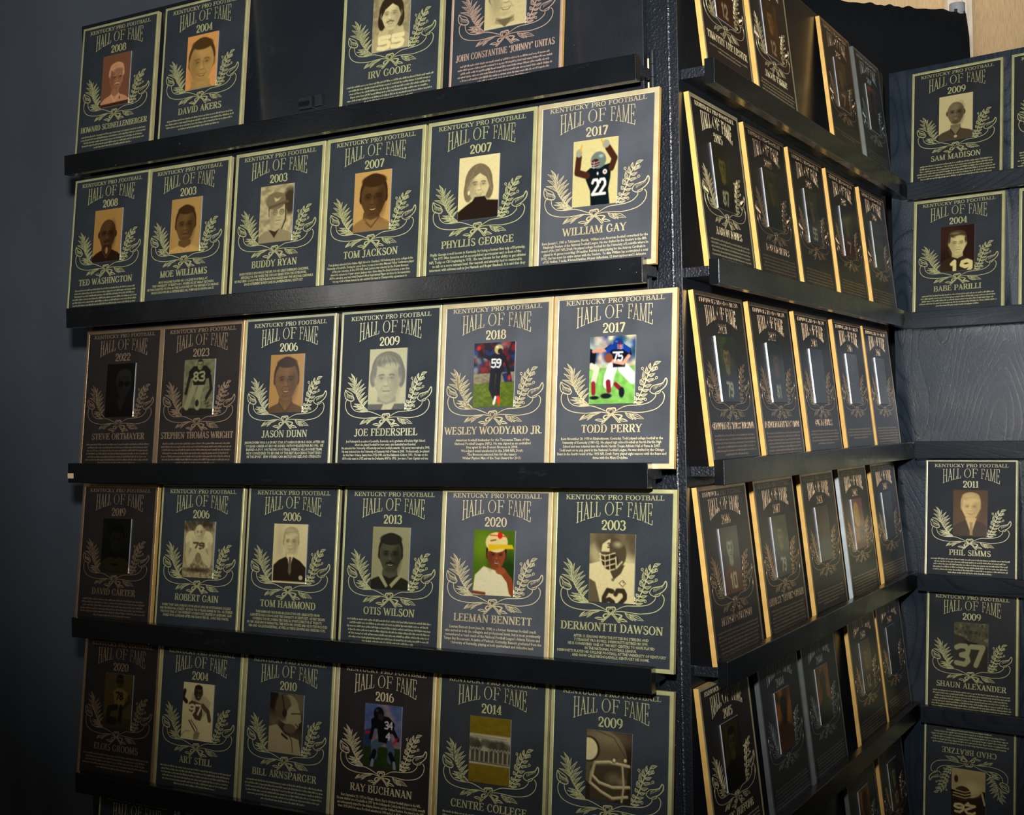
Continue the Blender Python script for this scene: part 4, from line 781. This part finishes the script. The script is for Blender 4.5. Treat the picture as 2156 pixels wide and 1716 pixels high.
def tick_text(n, parent, v0, pitch, m, seed, width=.86):
    """lines too small to read: raised upright marks of letter width"""
    rnd = random.Random(seed); V = []; Fc = []
    for i in range(n):
        w_ = width * (1 if i < n - 1 else .6) * rnd.uniform(.9, 1); x = PW * (.5 - w_ / 2); end = PW * (.5 + w_ / 2)
        zb = vz(v0 + pitch * (i + .7)); hh = pitch * PH
        while x < end:
            for _ in range(rnd.randint(2, 9)):
                a = rnd.choice((.34, .36, .38, .55)) * hh; b = rnd.uniform(.0006, .0010); q = -.12 * hh if rnd.random() < .1 else 0
                k = len(V); V += [(x, RZ * .55, zb + q), (x + b, RZ * .55, zb + q), (x + b, RZ * .55, zb + a), (x, RZ * .55, zb + a)]; Fc.append((k, k + 1, k + 2, k + 3))
                if rnd.random() < .6: k = len(V); V += [(x, RZ * .5, zb + a * .75), (x + b + .0006, RZ * .5, zb + a * .75), (x + b + .0006, RZ * .5, zb + a), (x, RZ * .5, zb + a)]; Fc.append((k, k + 1, k + 2, k + 3))
                x += b + .00045
                if x > end: break
            x += .0011
    return mesh_obj('inscription', V, Fc, m, parent)

# ---------------------------------------------------------------- plaques
STYLE = {  # face, raised metal, rim metal, edge, rim width
    'slate': (M_bgblue, M_brass, M_brass, M_edgebrass, .0035), 'slatewide': (M_bgblue, M_brass, M_brass, M_edgebrass, .0054), 'bright': (M_bgblue, M_bright, M_bright, M_edgebrass, .0034),
    'grey': (M_bggrey, M_bronze, M_bronze, M_edgebronze, .0070), 'umber': (M_bgbrown, M_copper, M_copper, M_edgebronze, .0060),
    'umbergold': (M_bgbrown, M_bronze, M_bronze, M_edgebronze, .0055), 'umberpale': (M_bgbrown, M_copper, M_copper, M_edgesilver, .0055),
    'coal': (M_bgdark, M_brass, M_brass, M_edgebrass, .0045), 'pewter': (M_bgdark, M_pewter, M_pewter, M_pewter, .0050), 'coppercoal': (M_bgblue, M_rose, M_rose, M_edgebronze, .0036)}
_cache = {}
def shared(me, m):
    k = (me.name, m.name)
    if k not in _cache: c = me.copy(); c.materials.clear(); c.materials.append(m); _cache[k] = c
    return _cache[k]
def link(name, me, parent):
    o = bpy.data.objects.new(name, me); COL.objects.link(o); o.parent = parent; return o
def plate_mesh(style):
    k = ('plate', style)
    if k not in _cache:
        f, r_, rim, e, rw = STYLE[style]
        bm = bmesh.new(); box_bm(bm, 0, PW, 0, PT, 0, PH); bmesh.ops.recalc_face_normals(bm, faces=bm.faces)
        me = bpy.data.meshes.new('plate'); bm.to_mesh(me); bm.free(); me.materials.append(f); me.materials.append(e)
        for p_ in me.polygons: p_.material_index = 0 if p_.normal.y < -.9 else 1
        _cache[k] = me
        bm = bmesh.new(); o_ = 0.0; y = RZ
        ring = [[bm.verts.new((a, yy, b)) for a, b in ((q, q), (PW - q, q), (PW - q, PH - q), (q, PH - q))] for q, yy in ((0, 0.0), (0.0004, y), (rw, y), (rw + .0009, 0.0))]
        for a, b in zip(ring[:-1], ring[1:]):
            for i in range(4): bm.faces.new((a[i], a[(i + 1) % 4], b[(i + 1) % 4], b[i]))
        m2 = bpy.data.meshes.new('rim'); bm.to_mesh(m2); bm.free(); m2.materials.append(rim); _cache[('rim', style)] = m2
    return _cache[k], _cache[('rim', style)]
def plaque(p, row, s, style, year, name, kind, label, group, body=None, ticks=7, res=1.0, flip=False, hide_name=False, seed=0, dz=0.0, w=None, tilt=0.0):
    lean = math.asin((BY - RAILT - .0015 - PT) / PH) * .97
    a = ANG[p]; zt = rail_top(p, row) - LZ + .0004 + dz
    loc = (s, RAILT + .0012, zt)
    ca, sa = math.cos(a), math.sin(a)
    W_ = (ORG[p][0] + loc[0] * ca - loc[1] * sa, ORG[p][1] + loc[0] * sa + loc[1] * ca, loc[2])
    root = empty('wall_plaque', W_, (-lean, tilt, a))
    tag(root, label, 'plaque', group)
    par = root
    sx = (w or .205) / .205
    root.scale = (sx, 1, 1)
    f, r_, rim, e, rw = STYLE[style]
    pm, rm = plate_mesh(style)
    kids = [link('plate', pm, par), link('rim', rm, par)]
    kids.append(link('heading_lettering', shared(HEAD_ME, r_), par)); kids.append(link('title_lettering', shared(TITLE_ME, r_), par))
    kids.append(link('wreath', shared(WREATH_ME, r_), par))
    if year:
        me = strokes_mesh('year_lettering', text_strokes(year, ux(.36), ux(.645), vz(.231), .0146, .19, .075), 0, RZ); me.materials.append(r_); kids.append(link('year_lettering', me, par))
    if name:
        hh = .0122 if len(name) < 22 else .0110
        me = strokes_mesh('name_lettering', text_strokes(name, ux(.06), ux(.94), vz(.797), hh, .19, .075, sx=.96), 0, RZ); me.materials.append(r_); kids.append(link('name_lettering', me, par))
    kids.append(photo_plate(kind, res, seed + 11, par, ux(.314), ux(.684), vz(.636), vz(.252)))
    if body: kids.append(body_text(body, par, .822, .0235 if len(body) < 6 else .0215, r_))
    elif ticks: kids.append(tick_text(ticks, par, .822, .022, r_, seed))
    if flip:
        root.rotation_euler = (0, 0, 0)
        Mx = Matrix.Translation(Vector(W_)) @ Matrix.Rotation(a, 4, 'Z') @ Matrix.Rotation(-lean, 4, 'X') @ Matrix.Translation((PW, 0, PH)) @ Matrix.Rotation(math.pi, 4, 'Y')
        root.matrix_world = Mx
    return root
GA = 'plaques on the left wing'; GB = 'plaques on the middle wing'; GC = 'plaques on the right wing'
A_ = [
 (1, .007, 'slate', '2008', 'HOWARD SCHNELLENBERGER', 'coach_white_hair', 'slate plaque dated 2008 with print of a white-haired moustached man in pale polo shirt', None, 5),
 (1, .231, 'slate', '2004', 'DAVID AKERS', 'young_man_crop', 'slate plaque dated 2004 with tan print of a smiling man, cropped dark hair', None, 4),
 (1, .658, 'slatewide', '2003', 'IRV GOODE', 'moustache_player', 'slate plaque with print of a moustached long-haired player, beside the bare board', None, 6),
 (1, .880, 'coppercoal', '2002', 'JOHN CONSTANTINE "JOHNNY" UNITAS', 'grinning_man_close', 'copper-rimmed plaque cut by the top of the view, print of a grinning man', None, 6),
 (2, -.022, 'slate', '2008', 'TED WASHINGTON', 'bald_goatee', 'slate plaque dated 2008 with print of a bald man with goatee in black shirt', None, 7),
 (2, .184, 'slatewide', '2003', 'MOE WILLIAMS', 'shaven_youth', 'slate plaque dated 2003 with pale print of a shaven-headed man in white shirt', ['MOE WILLIAMS PLAYED HIS COLLEGE FOOTBALL AT', 'THE UNIVERSITY OF KENTUCKY, WHERE HE SET MANY RECORDS.', 'HE WAS DRAFTED IN 1996 IN THE 3rd ROUND BY THE MINNESOTA VIKINGS.', 'MOE IS KNOWN AS A DEPENDABLE ALL PURPOSE RUNNING BACK'], 0),
 (2, .402, 'slatewide', '2003', 'BUDDY RYAN', 'coach_cap', 'slate plaque dated 2003, print of a man in glasses, cap and headset, second ledge', ['BUDDY RYAN IS KNOWN IN THE NFL FOR HIS GREAT DEFENSIVE COACHING,', 'ESPECIALLY IN 1985 WHEN THE CHICAGO BEARS WON THE SUPER BOWL.', 'HE WAS HEAD COACH FOR THE PHILADELPHIA EAGLES AND THE ARIZONA CARDINALS.', 'SINCE RETIREMENT BUDDY LIVES IN LAWRENCEBURG, KENTUCKY'], 0),
 (2, .612, 'slatewide', '2007', 'TOM JACKSON', 'smiling_curly', 'slate plaque dated 2007, brown print of a smiling curly-haired man, second ledge', ['Tom Jackson attended John Adams High School in Cleveland, OH before going on to college at the', 'University of Louisville. During his career there, he was a two-time Missouri Valley Conference player', 'of the year selection. In the 1973 NFL draft, Jackson was selected by the Denver Broncos', 'where he enjoyed a 14 year career. Jackson was a three time Pro Bowl selection, a two time', 'All Pro selection, and was voted Denver\'s Most Inspirational Player six times by his teammates.', 'On top of all of these honors he also assisted his team in Championship appearances in'], 0),
 (2, .823, 'slatewide', '2007', 'PHYLLIS GEORGE', 'woman_bob', 'slate plaque dated 2007 with print of a smiling woman in a dark turtleneck', ['Phyllis George is well known in Kentucky for being a former first lady of Kentucky,', 'the 1971 Miss America and an accomplished sportscaster and co-host of the', 'NFL Today on CBS beginning in 1975.  She was known for her ability to get athletes', 'to talk on a more intimate level. Her warmth and sincerity lead to memorable', 'interviews with athletes such as Joe Namath and Roger Staubach. It is said that they'], 0),
 (2, 1.031, 'grey', '2017', 'WILLIAM GAY', 'arms_up_22', 'grey plaque with wide gold rim, print of a helmeted player 22 pointing both arms up', ['Born January 1, 1985 in Tallahassee, Florida.  William is an American football cornerback for the', 'Pittsburgh Steelers of the National Football League. He was drafted by the Steelers in the fifth', 'round of the 2007 NFL Draft. He played college football for the University of Louisville where he', 'played in 46 games recording 134 tackles. Besides a stint playing for the Arizona Cardinals in', '2012, Gay has spent his entire career with the Steelers.  To date William has accumulated a total', 'of 552 tackles, 7 sacks, 8 forced fumbles, 84 pass deflections, 12 interceptions and 5 defensive'], 0),
 (3, .006, 'umber', '2022', 'STEVE ORTMAYER', 'dark_sunglasses', 'brown plaque dated 2022 with very dark print of a man in sunglasses', None, 7),
 (3, .210, 'umber', '2023', 'STEPHEN THOMAS WRIGHT', 'lineman_83', 'brown plaque dated 2023 with print of a crouching player in dark jersey 83', None, 7),
 (3, .419, 'bright', '2006', 'JASON DUNN', 'smiling_close_crop', 'slate plaque dated 2006 with brown print of a smiling man in dark jersey', ['JASON DUNN WAS A 4 SPORT STAR AT HARRODSBURG HIGH. AFTER HIS', 'COLLEGE CAREER AT EKU HE SIGNED WITH PHILADELPHIA IN 1996.  HE', 'EARNED A SPOT ON THE PRO FOOTBALL WEEKLY ALL-ROOKIE TEAM.', 'HE IS CONSIDERED TO BE ONE OF THE BEST BLOCKING TIGHT ENDS', 'IN THE SPORT.  FEW OTHERS CAN MATCH HIS SIZE AND STRENGTH'], 0),
 (3, .637, 'bright', '2009', 'JOE FEDERSPIEL', 'shaggy_blond', 'slate plaque dated 2009 with polished wreath and print of a shaggy fair-haired man', ['Joe Federspiel is a native of Louisville, Kentucky, and a graduate of DeSales High School,', 'where he played football for four years, also basketball and baseball.', 'He attended the University of Kentucky and won multiple awards.  His jersey was retired in 1995.', 'He was inducted into the University of Kentucky Hall of Fame in 2005.  Professionally, Joe played', 'for the New Orleans Saints from 1972-1980, and the Baltimore Colts in 1981.  He was on the', 'All Rookie team in 1972 and was the Defensive MVP in 1976.  Joe was a Team Captain and was'], 0),
 (3, .845, 'grey', '2018', 'WESLEY WOODYARD JR.', 'field_59', 'grey plaque dated 2018 with colour print of a standing player 59 in navy', ['American football linebacker for the Tennessee Titans of the', 'National Football League (NFL). He was signed as an undrafted', 'free agent by the Denver Broncos in 2008.', 'Woodyard went unselected in the 2008 NFL Draft.', "The Broncos selected him for the team's", 'Walter Payton Man of the Year Award for 2013.'], 0),
 (3, 1.053, 'grey', '2017', 'TODD PERRY', 'guard_75', 'grey plaque with wide gold rim, bright colour print of a player 75 on green grass', ['Born November 28, 1970 in Elizabethtown, Kentucky. Todd played college football at the', 'University of Kentucky (1989-92). He played high school football at North Hardin High', 'School and was inducted into the North Hardin Trojan Athletic Hall of Fame in 2007.', 'Todd went on to play guard in the National Football League. He was drafted by the Chicago', 'Bears in the fourth round of the 1993 NFL Draft. Perry played eight seasons with the Bears and', 'three with the Miami Dolphins.'], 0),
 (4, -.012, 'umber', '2019', 'DAVID CARTER', 'dim_green_player', 'brown plaque dated 2019 with dim green print of a player', None, 6),
 (4, .204, 'slate', '2006', 'ROBERT GAIN', 'crouching_79', 'slate plaque dated 2006 with sepia print of a player 79 crouched facing forward', ['ROBERT "BOB" GAIN, BORN IN 1929 IN AKRON, WAS AN OUTSTANDING COLLEGE', 'AND PROFESSIONAL ATHLETE.  HE WON THE OUTLAND AWARD IN 1950.  HE STARRED', 'FOR FOUR YEARS AT THE UNIVERSITY OF KENTUCKY, DRAFTED BY GREEN BAY, GAIN', 'SIGNED WITH CLEVELAND AFTER ONE YEAR IN THE CFL.  A FIVE TIME STARTER,'], 0),
 (4, .420, 'slate', '2006', 'TOM HAMMOND', 'man_suit', 'slate plaque dated 2006 with print of a grey-haired man in dark suit and tie', ['TOM HAMMOND WAS BORN IN LEXINGTON AND GRADUATED FROM', 'LAFAYETTE HIGH SCHOOL AND THE UNIVERSITY OF KENTUCKY.  HE FIRST BEGAN', 'COVERING THE NFL DURING TEN YEARS AS SPORTS DIRECTOR AT WLEX-TV.', 'IN 1989, HE BEGAN WORKING FULL TIME WITH NBC SPORTS AND HIS DUTIES INCLUDED', 'NBA AND COLLEGE BASKETBALL, AS WELL AS TRIPLE CROWNS AND BREEDERS CUPS.'], 0),
 (4, .637, 'slate', '2013', 'OTIS WILSON', 'moustache_dark', 'slate plaque dated 2013 with print of a moustached player in dark jersey', None, 7),
 (4, .838, 'grey', '2020', 'LEEMAN BENNETT', 'coach_yellow_cap', 'grey plaque dated 2020, colour print of a man in yellow cap with hand on chin', ['Leeman Bennett (born June 20, 1938) is a former American football coach', 'who served at both the collegiate and professional levels, but is most prominently', "remembered as head coach of the National Football League's Atlanta Falcons and", 'Tampa Bay Buccaneers. A native of Paducah, Kentucky, Bennett graduated from the', 'University of Kentucky, playing at both quarterback and defensive back'], 0),
 (4, 1.046, 'slatewide', '2003', 'DERMONTTI DAWSON', 'helmet_62', 'slate plaque dated 2003 with print of a helmeted player 62 in white', ['AFTER 12 SEASONS WITH THE PITTSBURG STEELERS AND', '7 STRAIGHT PRO BOWLS, DERMONTTI RETIRED IN 1999.', 'HE IS CONSIDERED ONE OF THE BEST CENTERS TO HAVE PLAYED', 'IN THE NATIONAL FOOTBALL LEAGUE.', 'DERMONTTI PLAYED HIS COLLEGE FOOTBALL AT THE UNIVERSITY OF KENTUCKY', 'AND NOW CALLS NICHOLASVILLE, KENTUCKY HIS HOME.'], 0),
 (5, -.012, 'umber', '2020', 'ELOIS GROOMS', 'kneeling_78', 'brown plaque dated 2020 with dark print of a player 78 resting a foot', None, 5),
 (5, .195, 'slatewide', '2004', 'ART STILL', 'pose_97', 'slate plaque dated 2004 with bright cream print of a player 97 in a stance', None, 6),
 (5, .405, 'slatewide', '2010', 'BILL ARNSPARGER', 'coach_profile', 'slate plaque dated 2010 with print of a man in headset seen in profile', None, 6),
 (5, .614, 'umbergold', '2016', 'RAY BUCHANAN', 'runner_34', 'brown plaque dated 2016 with colour print of a crouching player 34 in black', ['Born September 29, 1971 in Chicago, Illinois. Ray is a former football player in the NFL.', 'He was drafted out of Louisville in 1993 by the Indianapolis Colts in the 3rd round (65th overall)', 'and subsequently played for the Atlanta Falcons and the Oakland Raiders. He played in the NFL', 'from 1993-2004, he was a Pro Bowl selection in 1998 and a 2 x All-Pro selection 1994, 1998.'], 0),
 (5, .824, 'coal', '2014', 'CENTRE COLLEGE', 'team_lineup', 'dark plaque dated 2014 whose gold print shows a team lined up across a white band', None, 6),
 (5, 1.034, 'slatewide', '2009', 'COTTON DAVIDSON'[:0], 'helmet_closeup', 'slate plaque dated 2009 with large close-up print of a helmet and face mask', None, 6),
 (6, .022, 'slate', '', '', 'shaven_youth', 'dark plaque mostly hidden below the fifth ledge, at the drape end', None, 6),
 (6, .230, 'umber', '', '', 'dark_portrait', 'dark brown plaque below the fifth ledge, second on the sixth ledge', None, 6),
]
for i, (row, s, sty, yr, nm, kd, lab, body, tk) in enumerate(A_):
    plaque('A', row, s + .0004, sty, yr, nm, kd, lab, GA, body, tk, 1.0 if row < 6 else .4, seed=i)
B_ = [
 (1, .015, 'umbergold', '2019', 'TIMOTHY LEE LESTER', 'gold_haze', 'brown plaque with gold edge nearest the corner post on the middle wing top ledge', 2),
 (1, .250, 'umbergold', '2015', 'JACOB TAMME', 'gold_haze', 'brown plaque dated 2015, second from the corner post on the middle wing top ledge', 6),
 (1, .688, 'umber', '2018', '', 'orange_player', 'brown plaque after the gap on the middle wing top ledge, glowing amber print', 2),
 (1, .930, 'pewter', '2010', '', 'amber_dark_bust', 'grey-edged pewter plaque, last on the middle wing top ledge', 5),
 (2, .004, 'umbergold', '2015', 'AARON JONES', 'black_player', 'brown plaque dated 2015 with bright gold lettering and print of a player 87', 6),
 (2, .239, 'umber', '2009', 'LOU MICHAELS', 'dark_portrait', 'brown plaque with pale edge, second from the corner post on the middle wing second ledge', 6),
 (2, .471, 'umber', '2018', '', 'blue_player', 'brown plaque with bluish print, third on the middle wing second ledge', 6),
 (2, .706, 'umber', '2018', '', 'orange_player', 'brown plaque with orange and black print, fourth on the middle wing second ledge', 6),
 (2, .950, 'umber', '2016', '', 'olive_pair', 'brown plaque nearest the inner corner on the middle wing second ledge', 6),
 (3, .006, 'umber', '2021', 'GLENN EMORY "PRESS" PRESNELL', 'green_field', 'brown plaque with silvery wreath, nearest the corner post on the middle wing third ledge', 6),
 (3, .243, 'umber', '2022', 'ROBERT EMMETT "MAC" WEBER', 'blue_81', 'brown plaque dated 2022 with print of a player 81 in blue on the middle wing', 9),
 (3, .484, 'umber', '2018', 'GUY MORRISS', 'blue_sheen', 'brown plaque with blue reflection and dark band painted on its print, middle wing third ledge', 5),
 (3, .728, 'umber', '2016', 'CREST VIEW'[:0], 'blank_sheen', 'brown plaque with silver-grey reflection painted over its print, fourth on the middle wing third ledge', 4),
 (3, .955, 'umber', '2014', '', 'blank_sheen', 'brown plaque with silver-grey reflection painted over its print nearest the inner corner, third ledge', 8),
 (4, .003, 'umber', '2016', 'MYRON GUYTON', 'red_player', 'brown plaque dated 2016 with print of a player 10 in red and white', 9),
 (4, .246, 'umber', '2017', 'ERNEST "ERNIE" GREEN', 'green_field', 'brown plaque dated 2017, second from the corner post on the middle wing fourth ledge', 9),
 (4, .497, 'umber', '2021', '', 'smoke', 'brown plaque with print of white smoke over red, middle of the middle wing fourth ledge', 5),
 (4, .742, 'umberpale', '2012', '', 'pale_player_helmetless', 'plaque with silvery white edge and glowing yellow print on the middle wing', 8),
 (4, .988, 'umber', '2018', '', 'olive_pair', 'brown plaque nearest the inner corner on the middle wing fourth ledge', 8),
 (5, -.006, 'umbergold', '2015', 'DOUG BUFFONE', 'dark_portrait', 'dark plaque dated 2015 with gold wreath, nearest the corner post on the fifth ledge', 6),
 (5, .245, 'pewter', '2004', '', 'amber_bust', 'pewter plaque with bright amber print, standing between two others on the fifth ledge', 10),
 (5, .474, 'pewter', '2004', '', 'amber_dark_bust', 'pewter plaque with dark amber print, pair member beside the gap, fifth ledge', 10),
 (5, .778, 'umber', '2018', '', 'gold_haze', 'dark brown plaque with orange edge after the gap on the middle wing fifth ledge', 9),
 (5, 1.000, 'umber', '2018', '', 'dark_portrait', 'dark brown plaque nearest the inner corner on the middle wing fifth ledge', 9),
 (6, .245, 'umber', '', '', 'dark_portrait', 'dark brown plaque low on the middle wing, second place on the sixth ledge', 8),
 (6, .745, 'pewter', '', '', 'amber_bust', 'pewter plaque with amber print on the sixth ledge of the middle wing', 8),
 (6, .985, 'umber', '', '', 'red_player', 'dark brown plaque with orange edge and reddish print, sixth ledge beside the inner corner', 8),
]
for i, (row, s, sty, yr, nm, kd, lab, tk) in enumerate(B_):
    plaque('B', row, s + .0004, sty, yr, nm, kd, lab, GB, None, tk, .5, seed=60 + i, w=.208)
C_ = [
 (1, -.009, 'coal', '2009', 'SAM MADISON', 'smiling_bald_jersey', 'charcoal plaque dated 2009 with print of a smiling bald man in jersey', 8, 0),
 (1, .215, 'coal', '2013', '', 'man_suit', 'charcoal plaque cut by the right edge of the view on the top ledge', 8, 0),
 (2, -.012, 'slatewide', '2004', 'BABE PARILLI', 'upward_look_19', 'slate plaque dated 2004 with high-contrast print of a player looking up, right wing', 5, 0),
 (2, .224, 'slatewide', '2003', '', 'moustache_dark', 'slate plaque cut by the right edge of the view on the second ledge', 6, 0),
 (4, .002, 'bright', '2011', 'PHIL SIMMS', 'pale_blond_suit', 'dark plaque dated 2011 with washed-out golden print of a fair man in a suit', 6, 0),
 (4, .222, 'bright', '2005', '', 'man_suit', 'dark plaque cut by the right edge of the view on the fourth ledge', 6, 0),
 (5, -.003, 'coal', '2009', 'SHAUN ALEXANDER', 'laughing_37', 'dark plaque dated 2009 with print of a laughing player 37, right wing fifth ledge', 8, 0),
 (6, -.016, 'slate', '2007', 'CHAD BRATZKE', 'helmet_26', 'slate plaque standing upside down on the right wing sixth ledge', 6, 1),
 (6, .212, 'umber', '', '', 'dark_portrait', 'bronze-edged plaque at the right edge of the view on the sixth ledge', 6, 0),
]
for i, (row, s, sty, yr, nm, kd, lab, tk, fl) in enumerate(C_):
    plaque('C', row, s, sty, yr, nm, kd, lab, GC, None, tk, 1.0 if s < .1 else .4, flip=bool(fl), seed=100 + i)
